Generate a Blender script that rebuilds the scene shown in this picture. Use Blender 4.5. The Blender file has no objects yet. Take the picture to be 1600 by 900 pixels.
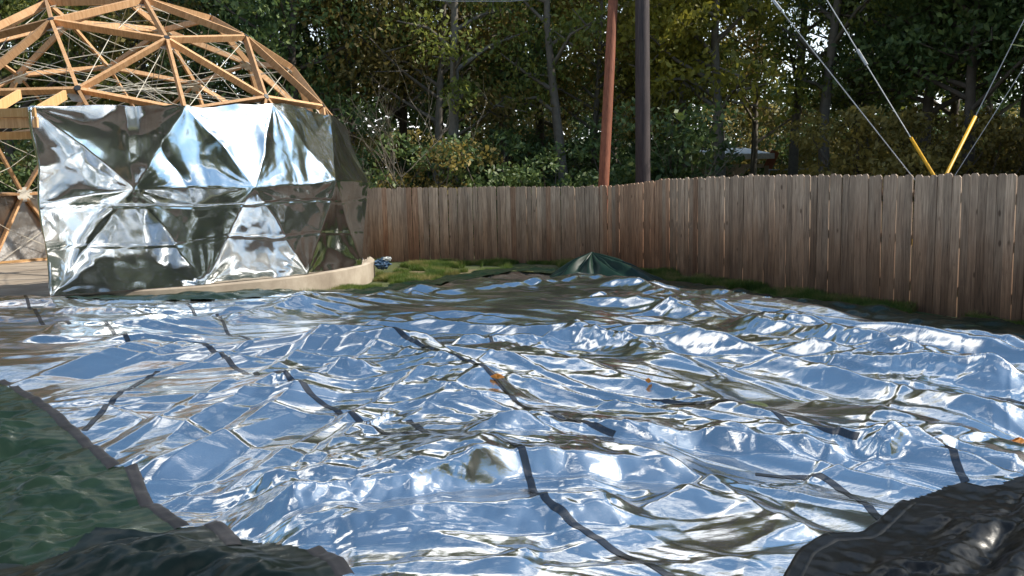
import bpy, math, random, itertools
import numpy as np
from mathutils import Vector, Matrix
random.seed(7); rng = np.random.default_rng(7)
R = math.radians
scn = bpy.context.scene

# ------------------------------------------------------------------ camera
F_PX, HOR, ROLL, CAM_H = 1297.0, 296.6, -0.022, 1.62
PITCH = math.atan((450 - HOR) / F_PX)
cam_d = bpy.data.cameras.new('camera'); cam = bpy.data.objects.new('camera', cam_d)
scn.collection.objects.link(cam); scn.camera = cam
cam_d.sensor_width = 36; cam_d.lens = 36 * F_PX / 1600
cam_d.clip_start = 0.05; cam_d.clip_end = 5000
CM = Matrix.Translation((0, 0, CAM_H)) @ Matrix.Rotation(math.pi/2 - PITCH, 4, 'X') @ Matrix.Rotation(ROLL, 4, 'Z')
cam.matrix_world = CM
CR = CM.to_3x3()

def ray(px, py):
    d = CR @ Vector(((px - 800) / F_PX, (450 - py) / F_PX, -1.0))
    return d
def at(px, py, depth):                 # point seen at px,py, `depth` metres ahead (world y)
    d = ray(px, py); return Vector((0, 0, CAM_H)) + d * (depth / d.y)
def onz(px, py, z=0.0):                # point seen at px,py on the level z
    d = ray(px, py); return Vector((0, 0, CAM_H)) + d * ((z - CAM_H) / d.z)

# ------------------------------------------------------------------ sky and sun
SUN_AZ, SUN_EL = 92.0, 41.0            # degrees clockwise from +Y, above horizon
w = bpy.data.worlds.new('World'); scn.world = w; w.use_nodes = True
nt = w.node_tree; nt.nodes.clear()
N = nt.nodes.new; L = nt.links.new
out = N('ShaderNodeOutputWorld'); bg = N('ShaderNodeBackground'); bg.inputs[1].default_value = 0.128
sky = N('ShaderNodeTexSky'); sky.sky_type = 'NISHITA'; sky.sun_disc = False
sky.sun_elevation = R(SUN_EL); sky.sun_rotation = R(SUN_AZ); sky.air_density = 1.0; sky.dust_density = .4; sky.ozone_density = 3.0
tc = N('ShaderNodeTexCoord'); mp = N('ShaderNodeMapping'); mp.inputs['Scale'].default_value = (1, 1, 2.6); mp.inputs['Location'].default_value = (0.7, 0.2, 0)
nz = N('ShaderNodeTexNoise'); nz.inputs['Scale'].default_value = 2.4; nz.inputs['Detail'].default_value = 7; nz.inputs['Roughness'].default_value = 0.6; nz.inputs['Distortion'].default_value = 0.5
rp = N('ShaderNodeValToRGB'); rp.color_ramp.elements[0].position = 0.54; rp.color_ramp.elements[1].position = 0.63
mx = N('ShaderNodeMix'); mx.data_type = 'RGBA'; mx.inputs[7].default_value = (13, 13.1, 13.0, 1)
L(tc.outputs['Generated'], mp.inputs[0]); L(mp.outputs[0], nz.inputs[0]); L(nz.outputs[0], rp.inputs[0])
# haze whitens the sky toward the horizon, all the way round
sx_ = N('ShaderNodeSeparateXYZ'); hr = N('ShaderNodeMapRange'); hr.inputs[1].default_value = 0.04; hr.inputs[2].default_value = 0.33; hr.inputs[3].default_value = .85; hr.inputs[4].default_value = 0.0
hm = N('ShaderNodeMath'); hm.operation = 'MAXIMUM'
L(tc.outputs['Generated'], sx_.inputs[0]); L(sx_.outputs[2], hr.inputs[0]); L(hr.outputs[0], hm.inputs[0]); L(rp.outputs[0], hm.inputs[1])
tn = N('ShaderNodeMix'); tn.data_type = 'RGBA'; tn.blend_type = 'MULTIPLY'; tn.inputs[0].default_value = 1; tn.inputs[7].default_value = (.86, 1.10, 1.08, 1); L(sky.outputs[0], tn.inputs[6])
L(hm.outputs[0], mx.inputs[0]); L(tn.outputs[2], mx.inputs[6]); L(mx.outputs[2], bg.inputs[0]); L(bg.outputs[0], out.inputs[0])
sd = bpy.data.lights.new('sun', 'SUN'); sd.energy = 4.7; sd.angle = R(0.53); sd.color = (1.0, 0.93, 0.82)
sun = bpy.data.objects.new('sun', sd); scn.collection.objects.link(sun)
sv = Vector((math.cos(R(SUN_EL)) * math.sin(R(SUN_AZ)), math.cos(R(SUN_EL)) * math.cos(R(SUN_AZ)), math.sin(R(SUN_EL))))
sun.rotation_euler = sv.to_track_quat('Z', 'Y').to_euler(); sun.location = sv * 50
scn.view_settings.view_transform = 'Standard'; scn.view_settings.look = 'None'
scn.view_settings.exposure = 0.45; scn.view_settings.gamma = 1.0
scn.cycles.max_bounces = 8; scn.cycles.transparent_max_bounces = 8

# ------------------------------------------------------------------ helpers
col = scn.collection
def link_obj(name, data, parent=None):
    o = bpy.data.objects.new(name, data); col.objects.link(o)
    if parent is not None:
        o.parent = parent; o.matrix_parent_inverse = parent_world(parent).inverted()
    return o
def parent_world(p):
    m = p.matrix_basis.copy()
    while p.parent is not None:
        m = p.parent.matrix_basis @ p.matrix_parent_inverse @ m if False else parent_world(p.parent) @ p.matrix_parent_inverse @ m; break
    return m
def tag(o, label=None, cat=None, group=None, kind=None):
    if label: o['label'] = label
    if cat: o['category'] = cat
    if group: o['group'] = group
    if kind: o['kind'] = kind
    return o
def empty(name, loc=(0, 0, 0)):
    o = bpy.data.objects.new(name, None); col.objects.link(o); o.location = loc; o.empty_display_size = 0.2
    return o
def np_mesh(name, V, F, mat=None, smooth=True):
    V = np.asarray(V, dtype=np.float32); F = np.asarray(F, dtype=np.int32)
    me = bpy.data.meshes.new(name); k = F.shape[1]
    me.vertices.add(len(V)); me.vertices.foreach_set('co', V.ravel())
    me.loops.add(F.size); me.loops.foreach_set('vertex_index', F.ravel())
    me.polygons.add(len(F)); me.polygons.foreach_set('loop_start', np.arange(0, F.size, k, dtype=np.int32))
    me.polygons.foreach_set('loop_total', np.full(len(F), k, dtype=np.int32))
    me.polygons.foreach_set('use_smooth', np.full(len(F), smooth))
    me.update(calc_edges=True); me.validate()
    if mat: me.materials.append(mat)
    return me
class MB:
    def __init__(s): s.v = []; s.f = []
    def box(s, c, size, M=None):
        c = Vector(c); b = len(s.v)
        for dx, dy, dz in itertools.product((-.5, .5), repeat=3):
            p = Vector((dx * size[0], dy * size[1], dz * size[2]))
            if M: p = M @ p
            s.v.append(tuple(c + p))
        for q in ((0,1,3,2),(4,6,7,5),(0,4,5,1),(2,3,7,6),(0,2,6,4),(1,5,7,3)): s.f.append(tuple(b + i for i in q))
        return s
    def tube(s, pts, rad, n=8, cap=True):
        pts = [Vector(p) for p in pts]
        if not hasattr(rad, '__len__'): rad = [rad] * len(pts)
        b = len(s.v); up = Vector((0.13, 0.21, 0.97))
        for i, p in enumerate(pts):
            t = (pts[min(i+1, len(pts)-1)] - pts[max(i-1, 0)]).normalized()
            a = t.cross(up)
            if a.length < 1e-3: a = t.cross(Vector((1, 0, 0)))
            a.normalize(); c = t.cross(a)
            for k in range(n):
                th = 2 * math.pi * k / n
                s.v.append(tuple(p + (a * math.cos(th) + c * math.sin(th)) * rad[i]))
        for i in range(len(pts) - 1):
            for k in range(n):
                k2 = (k + 1) % n
                s.f.append((b+i*n+k, b+i*n+k2, b+(i+1)*n+k2, b+(i+1)*n+k))
        if cap:
            s.f.append(tuple(b + k for k in range(n))[::-1]); e = b + (len(pts)-1)*n
            s.f.append(tuple(e + k for k in range(n)))
        return s
    def mesh(s, name, mat, smooth=False):
        me = bpy.data.meshes.new(name); me.from_pydata(s.v, [], s.f); me.update()
        if smooth: me.polygons.foreach_set('use_smooth', [True] * len(me.polygons))
        if mat: me.materials.append(mat)
        return me
    def build(s, name, mat, parent=None, smooth=False): return link_obj(name, s.mesh(name, mat, smooth), parent)

# numpy gradient noise
PERM = rng.permutation(512); PERM = np.concatenate([PERM, PERM])
GA = rng.uniform(0, 2*np.pi, 512)
def noise(x, y, seed=0):
    xi = np.floor(x).astype(int); yi = np.floor(y).astype(int); xf = x - xi; yf = y - yi
    u = xf*xf*xf*(xf*(xf*6-15)+10); v = yf*yf*yf*(yf*(yf*6-15)+10)
    def g(ix, iy, dx, dy):
        h = PERM[(PERM[(ix + seed*57) & 511] + iy) & 511]; a = GA[h]
        return np.cos(a)*dx + np.sin(a)*dy
    a = g(xi, yi, xf, yf); b = g(xi+1, yi, xf-1, yf); c = g(xi, yi+1, xf, yf-1); d = g(xi+1, yi+1, xf-1, yf-1)
    return ((a*(1-u)+b*u)*(1-v) + (c*(1-u)+d*u)*v) * 1.5
def facet(x, y, seed=0):
    """random heights joined by flat triangles: gives the flat facets and straight creases of foil"""
    x = x + .35*noise(x*.9, y*.9, seed+11); y = y + .35*noise(x*.9+7, y*.9, seed+12)
    k = (x+y)*.36602540378; i = np.floor(x+k); j = np.floor(y+k); fx = x+k-i; fy = y+k-j
    i = i.astype(int); j = j.astype(int)
    h = lambda a, b: PERM[(PERM[(a + seed*31) & 511] + b) & 511]/256.0 - 1
    h00, h11 = h(i, j), h(i+1, j+1); up = fx > fy
    hm_ = np.where(up, h(i+1, j), h(i, j+1)); hi = np.maximum(fx, fy); lo = np.minimum(fx, fy)
    return h00*(1-hi) + hm_*(hi-lo) + h11*lo
def fbm(x, y, o=4, seed=0):
    s = 0; a = 1
    for i in range(o): s = s + a*noise(x*2**i, y*2**i, seed+i*3); a *= .5
    return s
def sstep(a, b, x):
    t = np.clip((x-a)/(b-a), 0, 1); return t*t*(3-2*t)

# ------------------------------------------------------------------ materials
def new_mat(name):
    m = bpy.data.materials.new(name); m.use_nodes = True
    n = m.node_tree; b = n.nodes['Principled BSDF']
    return m, n, b
def ramp(n, stops):
    r = n.nodes.new('ShaderNodeValToRGB'); e = r.color_ramp.elements
    while len(e) < len(stops): e.new(0.5)
    for i, (p, c) in enumerate(stops): e[i].position = p; e[i].color = (*c, 1)
    return r
def tex(n, kind, scale, vec=None, detail=4, rough=.55, mapping=None, dist=0):
    t = n.nodes.new('ShaderNodeTex' + kind); t.inputs['Scale'].default_value = scale
    if kind == 'Noise':
        t.inputs['Detail'].default_value = detail; t.inputs['Roughness'].default_value = rough; t.inputs['Distortion'].default_value = dist
    co = n.nodes.new('ShaderNodeTexCoord'); src = co.outputs[vec or 'Object']
    if mapping:
        m = n.nodes.new('ShaderNodeMapping'); m.inputs['Scale'].default_value = mapping[0]
        if len(mapping) > 1: m.inputs['Rotation'].default_value = mapping[1]
        n.links.new(src, m.inputs[0]); src = m.outputs[0]
    n.links.new(src, t.inputs['Vector']); return t
def bump(n, h, strength, dist, normal=None):
    b = n.nodes.new('ShaderNodeBump'); b.inputs['Strength'].default_value = strength; b.inputs['Distance'].default_value = dist
    n.links.new(h, b.inputs['Height'])
    if normal is not None: n.links.new(normal, b.inputs['Normal'])
    return b
def simple(name, c, rough=.6, metal=0, spec=None):
    m, n, b = new_mat(name); b.inputs['Base Color'].default_value = (*c, 1); b.inputs['Roughness'].default_value = rough; b.inputs['Metallic'].default_value = metal
    t = tex(n, 'Noise', 9, detail=5); r = ramp(n, [(.3, tuple(x*.78 for x in c)), (.7, tuple(min(1, x*1.15) for x in c))])
    n.links.new(t.outputs[0], r.inputs[0]); n.links.new(r.outputs[0], b.inputs['Base Color'])
    return m
def foil(name, base, rough, b1, b2, milk=.10):
    m, n, b = new_mat(name); b.inputs['Metallic'].default_value = 1.0
    t0 = tex(n, 'Noise', 1.7, detail=5); r0 = ramp(n, [(.35, tuple(x*.9 for x in base)), (.65, base)])
    n.links.new(t0.outputs[0], r0.inputs[0]); n.links.new(r0.outputs[0], b.inputs['Base Color'])
    t1 = tex(n, 'Noise', 2.6, detail=6, rough=.6, mapping=((1, 3.2, 1), (0, 0, R(-17))), dist=.6)
    t2 = tex(n, 'Voronoi', 9, mapping=((.8, 2.2, 1.2), (0, 0, R(24)))); t2.feature = 'F1'
    t3 = tex(n, 'Noise', 34, detail=4, rough=.6, mapping=((1, 2.4, 1), (0, 0, R(12))))
    a = bump(n, t1.outputs[0], b1, .05); c = bump(n, t2.outputs['Distance'], b2*.55, .012, a.outputs[0]); d = bump(n, t3.outputs[0], b2, .006, c.outputs[0])
    n.links.new(d.outputs[0], b.inputs['Normal'])
    t4 = tex(n, 'Noise', 5, detail=5); mr = n.nodes.new('ShaderNodeMapRange'); mr.inputs[3].default_value = rough*.6; mr.inputs[4].default_value = rough*1.6
    n.links.new(t4.outputs[0], mr.inputs[0]); n.links.new(mr.outputs[0], b.inputs['Roughness'])
    g2 = n.nodes.new('ShaderNodeBsdfAnisotropic'); g2.inputs['Roughness'].default_value = .42; n.links.new(r0.outputs[0], g2.inputs['Color']); n.links.new(d.outputs[0], g2.inputs['Normal'])
    mi = n.nodes.new('ShaderNodeMixShader'); mi.inputs[0].default_value = milk
    n.links.new(b.outputs[0], mi.inputs[1]); n.links.new(g2.outputs[0], mi.inputs[2]); n.links.new(mi.outputs[0], n.nodes['Material Output'].inputs[0])
    return m
M_FOIL = foil('silver_foil', (.80, .80, .80), .06, .05, .09)
M_FILM = foil('silver_film', (.78, .79, .78), .08, .02, .05, .05)
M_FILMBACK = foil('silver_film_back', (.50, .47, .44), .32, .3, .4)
def plastic(name, c1, c2, rough):
    m, n, b = new_mat(name)
    t = tex(n, 'Noise', 3, detail=6); r = ramp(n, [(.3, c1), (.7, c2)]); n.links.new(t.outputs[0], r.inputs[0]); n.links.new(r.outputs[0], b.inputs['Base Color'])
    b.inputs['Roughness'].default_value = rough; b.inputs['IOR'].default_value = 1.32
    t1 = tex(n, 'Noise', 9, detail=5, rough=.62, dist=.8); t3 = tex(n, 'Noise', 70, detail=3)
    a = bump(n, t1.outputs[0], .05, .015); d = bump(n, t3.outputs[0], .3, .0015, a.outputs[0]); n.links.new(d.outputs[0], b.inputs['Normal'])
    return m
M_GREEN = plastic('green_poly', (.007, .018, .010), (.017, .033, .019), .26)
M_BLACK = plastic('black_poly', (.003, .003, .003), (.008, .008, .008), .30)
M_DKGREEN = plastic('dark_green_poly', (.002, .005, .004), (.005, .010, .008), .30)
M_MOUND = plastic('mound_poly', (.006, .020, .013), (.013, .034, .022), .38)
M_TAPE = foil('seam_tape', (.135, .135, .14), .22, .03, .08, .15)
M_HEM = plastic('hem', (.016, .016, .018), (.034, .033, .036), .45)

def wood_mat(name, stops, zfade=None, scale=(9, 9, .9)):
    m, n, b = new_mat(name); b.inputs['Roughness'].default_value = .75
    oi = n.nodes.new('ShaderNodeObjectInfo')
    t = tex(n, 'Noise', 3.0, detail=7, rough=.65, mapping=(scale,), dist=.7)
    # shift the grain per board
    vm = n.nodes.new('ShaderNodeVectorMath'); vm.operation = 'ADD'
    mp = t.inputs['Vector'].links[0].from_node; n.links.new(mp.outputs[0], vm.inputs[0])
    sc = n.nodes.new('ShaderNodeMath'); sc.operation = 'MULTIPLY'; sc.inputs[1].default_value = 57.0
    n.links.new(oi.outputs['Random'], sc.inputs[0]); n.links.new(sc.outputs[0], vm.inputs[1]); n.links.new(vm.outputs[0], t.inputs['Vector'])
    r = ramp(n, stops); n.links.new(t.outputs[0], r.inputs[0])
    hs = n.nodes.new('ShaderNodeHueSaturation')
    mr = n.nodes.new('ShaderNodeMapRange'); mr.inputs[3].default_value = .70; mr.inputs[4].default_value = 1.3
    n.links.new(oi.outputs['Random'], mr.inputs[0]); n.links.new(mr.outputs[0], hs.inputs['Value'])
    n.links.new(r.outputs[0], hs.inputs['Color'])
    n.links.new(hs.outputs[0], b.inputs['Base Color'])
    bp = bump(n, t.outputs[0], .5, .004); n.links.new(bp.outputs[0], b.inputs['Normal'])
    return m, n, b, hs, t, oi
M_STRUT = wood_mat('pine_strut', [(.25, (.36, .18, .075)), (.5, (.54, .31, .15)), (.75, (.66, .42, .23))])[0]
M_PINE = wood_mat('pine_board', [(.25, (.50, .27, .10)), (.5, (.62, .36, .15)), (.75, (.72, .48, .24))])[0]
# fence picket: silvery weathered top, redder and darker foot, knots
M_PICK, n, b, hs, t, oi = wood_mat('fence_board', [(.26, (.10, .068, .048)), (.44, (.31, .228, .168)), (.6, (.48, .365, .27)), (.85, (.62, .50, .40))], scale=(16, 16, .8))
co = n.nodes.new('ShaderNodeTexCoord'); sp = n.nodes.new('ShaderNodeSeparateXYZ'); n.links.new(co.outputs['Object'], sp.inputs[0])
ns = tex(n, 'Noise', 1.6, detail=4, mapping=((1, 1, .6),)); vm = n.nodes.new('ShaderNodeVectorMath'); vm.operation = 'ADD'
sc = n.nodes.new('ShaderNodeMath'); sc.operation = 'MULTIPLY'; sc.inputs[1].default_value = 31.0; n.links.new(oi.outputs['Random'], sc.inputs[0])
mpn = ns.inputs['Vector'].links[0].from_node; n.links.new(mpn.outputs[0], vm.inputs[0]); n.links.new(sc.outputs[0], vm.inputs[1]); n.links.new(vm.outputs[0], ns.inputs['Vector'])
ma = n.nodes.new('ShaderNodeMath'); ma.operation = 'MULTIPLY_ADD'; ma.inputs[1].default_value = 1.5; n.links.new(ns.outputs[0], ma.inputs[0]); n.links.new(sp.outputs[2], ma.inputs[2])
rr = ramp(n, [(.35, (.42, .30, .22)), (.62, (.66, .54, .46)), (1.0, (1, 1, 1))])
m1 = n.nodes.new('ShaderNodeMapRange'); m1.inputs[1].default_value = .3; m1.inputs[2].default_value = 2.3; n.links.new(ma.outputs[0], m1.inputs[0]); n.links.new(m1.outputs[0], rr.inputs[0])
mm = n.nodes.new('ShaderNodeMix'); mm.data_type = 'RGBA'; mm.blend_type = 'MULTIPLY'; mm.inputs[0].default_value = 1
n.links.new(hs.outputs[0], mm.inputs[6]); n.links.new(rr.outputs[0], mm.inputs[7])
vk = tex(n, 'Voronoi', 2.6, mapping=((1.6, 1.6, .8),)); vm2 = n.nodes.new('ShaderNodeVectorMath'); vm2.operation = 'ADD'
mpk = vk.inputs['Vector'].links[0].from_node; n.links.new(mpk.outputs[0], vm2.inputs[0]); n.links.new(sc.outputs[0], vm2.inputs[1]); n.links.new(vm2.outputs[0], vk.inputs['Vector'])
rk = ramp(n, [(.05, (.22, .15, .11)), (.10, (1, 1, 1))]); n.links.new(vk.outputs['Distance'], rk.inputs[0])
mk = n.nodes.new('ShaderNodeMix'); mk.data_type = 'RGBA'; mk.blend_type = 'MULTIPLY'; mk.inputs[0].default_value = .8
n.links.new(mm.outputs[2], mk.inputs[6]); n.links.new(rk.outputs[0], mk.inputs[7]); n.links.new(mk.outputs[2], b.inputs['Base Color'])

def leaf_mat(name, cols, trans=.45):
    m, n, b = new_mat(name)
    t = tex(n, 'Noise', .9, detail=4); t2 = tex(n, 'Noise', 7, detail=2)
    ad = n.nodes.new('ShaderNodeMath'); ad.operation = 'ADD'; n.links.new(t.outputs[0], ad.inputs[0])
    m2 = n.nodes.new('ShaderNodeMath'); m2.operation = 'MULTIPLY_ADD'; m2.inputs[1].default_value = .7; m2.inputs[2].default_value = -.35
    n.links.new(t2.outputs[0], m2.inputs[0]); n.links.new(m2.outputs[0], ad.inputs[1])
    r = ramp(n, [(.3, cols[0]), (.5, cols[1]), (.72, cols[2])]); n.links.new(ad.outputs[0], r.inputs[0])
    oi = n.nodes.new('ShaderNodeObjectInfo'); hs = n.nodes.new('ShaderNodeHueSaturation')
    mr = n.nodes.new('ShaderNodeMapRange'); mr.inputs[3].default_value = .75; mr.inputs[4].default_value = 1.25
    n.links.new(oi.outputs['Random'], mr.inputs[0]); n.links.new(mr.outputs[0], hs.inputs['Value']); n.links.new(r.outputs[0], hs.inputs['Color'])
    hs.inputs['Value'].default_value = 1; mr.inputs[3].default_value = 1.1; mr.inputs[4].default_value = 2.0; b.inputs['Roughness'].default_value = .55; n.links.new(hs.outputs[0], b.inputs['Base Color'])
    tr = n.nodes.new('ShaderNodeBsdfTranslucent'); n.links.new(hs.outputs[0], tr.inputs[0])
    mi = n.nodes.new('ShaderNodeMixShader'); mi.inputs[0].default_value = trans
    n.links.new(b.outputs[0], mi.inputs[1]); n.links.new(tr.outputs[0], mi.inputs[2]); n.links.new(mi.outputs[0], n.nodes['Material Output'].inputs[0])
    return m
M_LEAF = leaf_mat('leaf_green', [(0.056, 0.075, 0.018), (0.120, 0.142, 0.029), (0.223, 0.225, 0.042)])
M_LEAFD = leaf_mat('leaf_dark', [(0.029, 0.049, 0.018), (0.061, 0.096, 0.029), (0.120, 0.145, 0.037)], .3)
M_LEAFY = leaf_mat('leaf_yellow', [(.075, .085, .016), (.16, .15, .022), (.28, .24, .03)], .5)
M_LEAFO = leaf_mat('leaf_olive', [(0.096, 0.081, 0.023), (0.175, 0.138, 0.037), (0.271, 0.203, 0.052)])
M_BARK = simple('bark', (.12, .095, .075), .9)
M_BARKP = simple('bark_pale', (.15, .13, .105), .9)
M_TWIG = simple('twig', (.16, .135, .10), .9)
M_CONC, n, b = new_mat('concrete')
t = tex(n, 'Noise', 1.3, detail=9, rough=.65); r = ramp(n, [(.3, (.22, .175, .13)), (.5, (.34, .28, .215)), (.7, (.46, .395, .315))])
n.links.new(t.outputs[0], r.inputs[0]); n.links.new(r.outputs[0], b.inputs['Base Color']); b.inputs['Roughness'].default_value = .9
t2 = tex(n, 'Noise', 30, detail=5); bp = bump(n, t2.outputs[0], .5, .01); n.links.new(bp.outputs[0], b.inputs['Normal'])
M_GROUND, n, b = new_mat('ground')
t = tex(n, 'Noise', .8, detail=8, rough=.65); r = ramp(n, [(.38, (.045, .065, .018)), (.56, (.085, .095, .03)), (.66, (.20, .14, .08)), (.76, (.30, .20, .12))])
n.links.new(t.outputs[0], r.inputs[0]); n.links.new(r.outputs[0], b.inputs['Base Color']); b.inputs['Roughness'].default_value = .95
t2 = tex(n, 'Noise', 22, detail=6); bp = bump(n, t2.outputs[0], .8, .03); n.links.new(bp.outputs[0], b.inputs['Normal'])
M_GRASS, n, b = new_mat('grass')
t = tex(n, 'Noise', 2.2, detail=4); r = ramp(n, [(.35, (.06, .11, .018)), (.5, (.12, .18, .03)), (.62, (.28, .25, .09))])
n.links.new(t.outputs[0], r.inputs[0]); n.links.new(r.outputs[0], b.inputs['Base Color']); b.inputs['Roughness'].default_value = .6
tr = n.nodes.new('ShaderNodeBsdfTranslucent'); n.links.new(r.outputs[0], tr.inputs[0]); mi = n.nodes.new('ShaderNodeMixShader'); mi.inputs[0].default_value = .4
n.links.new(b.outputs[0], mi.inputs[1]); n.links.new(tr.outputs[0], mi.inputs[2]); n.links.new(mi.outputs[0], n.nodes['Material Output'].inputs[0])
M_DARKPOLE = wood_mat('creosote_pole', [(.3, (.018, .013, .015)), (.5, (.045, .033, .034)), (.75, (.085, .065, .06))], scale=(12, 12, .5))[0]
M_REDPOLE = wood_mat('red_pole', [(.3, (.12, .035, .02)), (.5, (.27, .085, .042)), (.75, (.38, .15, .08))], scale=(14, 14, .5))[0]
M_CORD = simple('cord', (.62, .58, .48), .7)
M_STEEL = simple('galvanised_steel', (.34, .35, .36), .45, .9)
M_HUB = simple('hub_steel', (.09, .09, .09), .5, .8)
M_PLATE = simple('hub_plate', (.62, .58, .50), .6)
M_GUARD = simple('yellow_guard', (.75, .40, .015), .45)
M_WHITE = simple('white_metal', (.55, .55, .54), .5)
M_RUST = simple('rusty_paint', (.25, .08, .04), .7)
M_TAN = simple('tan_siding', (.28, .22, .16), .8)
M_BLUE = plastic('blue_plastic', (.03, .07, .14), (.10, .16, .25), .35)
M_WPL = plastic('white_plastic', (.5, .52, .52), (.7, .7, .7), .35)
M_DRYLEAF = simple('dry_leaf', (.55, .22, .03), .6)

# ------------------------------------------------------------------ terrain
CP = np.array([(0,0,0),(0,4,0),(0,8,.0),(-6.2,10.8,.18),(-4.4,11.6,.12),(-2.4,14.5,-.09),(-2.9,16.2,-.09),(-3,18.8,.07),(1,17.7,.03),(2.2,17.3,0.0),
               (6.1,9,-.07),(4,12.5,-.04),(-5,4,.05),(5,4,0),(0,12.5,.02),(-14,14,.15),(-8,18,-.1),(10,20,0),(0,30,0),(-20,30,0),(20,10,0),(-10,2,.05),(12,2,0),(30,30,0)], float)
def ground(x, y):
    x = np.asarray(x, float); y = np.asarray(y, float); num = 0; den = 1e-9
    for cx, cy, cz in CP:
        ww = 1/((x-cx)**2+(y-cy)**2+.6)**1.6; num = num + ww*cz; den = den + ww
    return num/den + .012*noise(x*1.1, y*1.1, 5)
def axis(a, b, fine0, fine1, nf, nc):
    return np.unique(np.concatenate([np.linspace(a, fine0, nc), np.linspace(fine0, fine1, nf), np.linspace(fine1, b, nc)]))
gx = np.unique(np.concatenate([-np.geomspace(14, 1500, 20), np.linspace(-14, 12, 131), np.geomspace(12, 1500, 20)]))
gy = np.unique(np.concatenate([-np.geomspace(4, 1500, 20), np.linspace(-4, 26, 151), np.geomspace(26, 1500, 20)]))
X, Y = np.meshgrid(gx, gy); Z = ground(X, Y) * np.exp(-(np.maximum(0, np.hypot(X, Y-10)-25)/30)**2)
idx = np.arange(X.size).reshape(X.shape)
Fq = np.stack([idx[:-1,:-1], idx[:-1,1:], idx[1:,1:], idx[1:,:-1]], -1).reshape(-1, 4)
g = link_obj('ground', np_mesh('ground', np.stack([X, Y, Z], -1).reshape(-1, 3), Fq, M_GROUND)); g['kind'] = 'structure'

# ------------------------------------------------------------------ geodesic dome frame
DS = .9545; DC = Vector((-7.333*DS, 16.667*DS, CAM_H - (CAM_H-1.015)*DS)); DR = 4.4*DS; DROT = .597
ph = (1+5**.5)/2; IV = []
for a in (-1, 1):
    for bb in (-ph, ph): IV += [(0, a, bb), (a, bb, 0), (bb, 0, a)]
IV = [Vector(v) for v in IV]
FI = [t for t in itertools.combinations(range(12), 3) if all(abs((IV[i]-IV[j]).length-2) < 1e-6 for i, j in itertools.combinations(t, 2))]
ax = math.atan2(1, ph); Rx = Matrix.Rotation(ax, 3, 'X'); Rz = Matrix.Rotation(DROT, 3, 'Z')
nodes = []
for f in FI:
    A, B, C = [Rx @ IV[i] for i in f]
    for i in range(4):
        for j in range(4-i):
            p = ((A*i + B*j + C*(3-i-j))/3).normalized()
            if all((p-q).length > 1e-4 for q in nodes): nodes.append(p)
nodes = [Rz @ p for p in nodes if p.z > -.25]
W = [DC + p*DR for p in nodes]
def near_node(x, y, z):   # coordinates in the R = 4.4 fit
    q = Vector((0, 0, CAM_H)) + (Vector((x, y, z)) - Vector((0, 0, CAM_H)))*DS
    return min(range(len(W)), key=lambda i: (W[i]-q).length)
door = near_node(-7.47, 12.35, 1.84); doorL = near_node(-8.35, 12.45, .26); doorR = near_node(-6.58, 12.4, .26)
edges = [(i, j) for i, j in itertools.combinations(range(len(W)), 2) if (nodes[i]-nodes[j]).length < .43 and door not in (i, j) and {i, j} != {doorL, doorR}]
dome = empty('geodesic_dome', (DC.x, DC.y, .31))
tag(dome, 'half-finished geodesic dome frame of bare pine struts and cords on the round slab', 'dome frame')
for i, j in edges:
    a, c = W[i], W[j]; d = (c-a); ln = d.length; d.normalize(); mid = (a+c)/2
    rad = (mid-DC).normalized(); rad = (rad - d*rad.dot(d)).normalized(); s = d.cross(rad)
    M = Matrix((d, s, rad)).transposed()
    mb = MB(); hl = (ln-.10)/2; h0, h1, tw = -.056, .056, .023
    vs = []
    for sx in (-1, 1):
        for sz in (h0, h1):
            xe = sx*(hl + (-.012 if sz < 0 else .012))
            vs += [(xe, -tw, sz), (xe, tw, sz)]
    mb.v = vs; mb.f = [(0,1,3,2),(4,6,7,5),(0,4,5,1),(2,3,7,6),(0,2,6,4),(1,5,7,3)]
    o = link_obj('strut', mb.mesh('strut', M_STRUT)); o.matrix_world = Matrix.Translation(mid) @ M.to_4x4()
    o.parent = dome; o.matrix_parent_inverse = Matrix.Translation(dome.location).inverted()
hubm = MB().tube([(0, 0, -.06), (0, 0, .055)], .045, 12).mesh('hub', M_HUB)
plm = MB().tube([(0, 0, -.004), (0, 0, .004)], .17, 8).mesh('hub_plate', M_PLATE)
for i, p in enumerate(nodes):
    if i == door: continue
    q = p.to_track_quat('Z', 'Y').to_matrix().to_4x4()
    for nm, me, off in (('hub', hubm, 0), ('hub_plate', plm, -.075)):
        if nm == 'hub_plate' and p.z < -.1: continue
        o = link_obj(nm, me); o.matrix_world = Matrix.Translation(W[i] + p*off) @ q
        o.parent = dome; o.matrix_parent_inverse = Matrix.Translation(dome.location).inverted()
adj = {i: set() for i in range(len(W))}
for i, j in edges: adj[i].add(j); adj[j].add(i)
cr = random.Random(3)
for i, j in edges:
    com = sorted(adj[i] & adj[j])
    if len(com) == 2:
        a, c = W[com[0]], W[com[1]]
        if cr.random() < (.7 if max(a.z, c.z) < 1.2 else .32): continue
        m = (W[i]+W[j])/2; m = m - (m-DC).normalized()*(.07 + .02*cr.random())
        MB().tube([a - nodes[com[0]]*.06, m, c - nodes[com[1]]*.06], .0065, 5).build('tension_cord', M_CORD, dome)
top = max(range(len(W)), key=lambda i: nodes[i].z)
for i, p in enumerate(nodes):
    if .4 < p.z < .6 and i != door:
        k = min((j for j in range(len(W)) if nodes[j].z > .7), key=lambda j: -(W[i]-W[j]).length)
        MB().tube([W[i]-p*.08, W[k]-nodes[k]*.08], .006, 4).build('tension_cord', M_CORD, dome)
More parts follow.
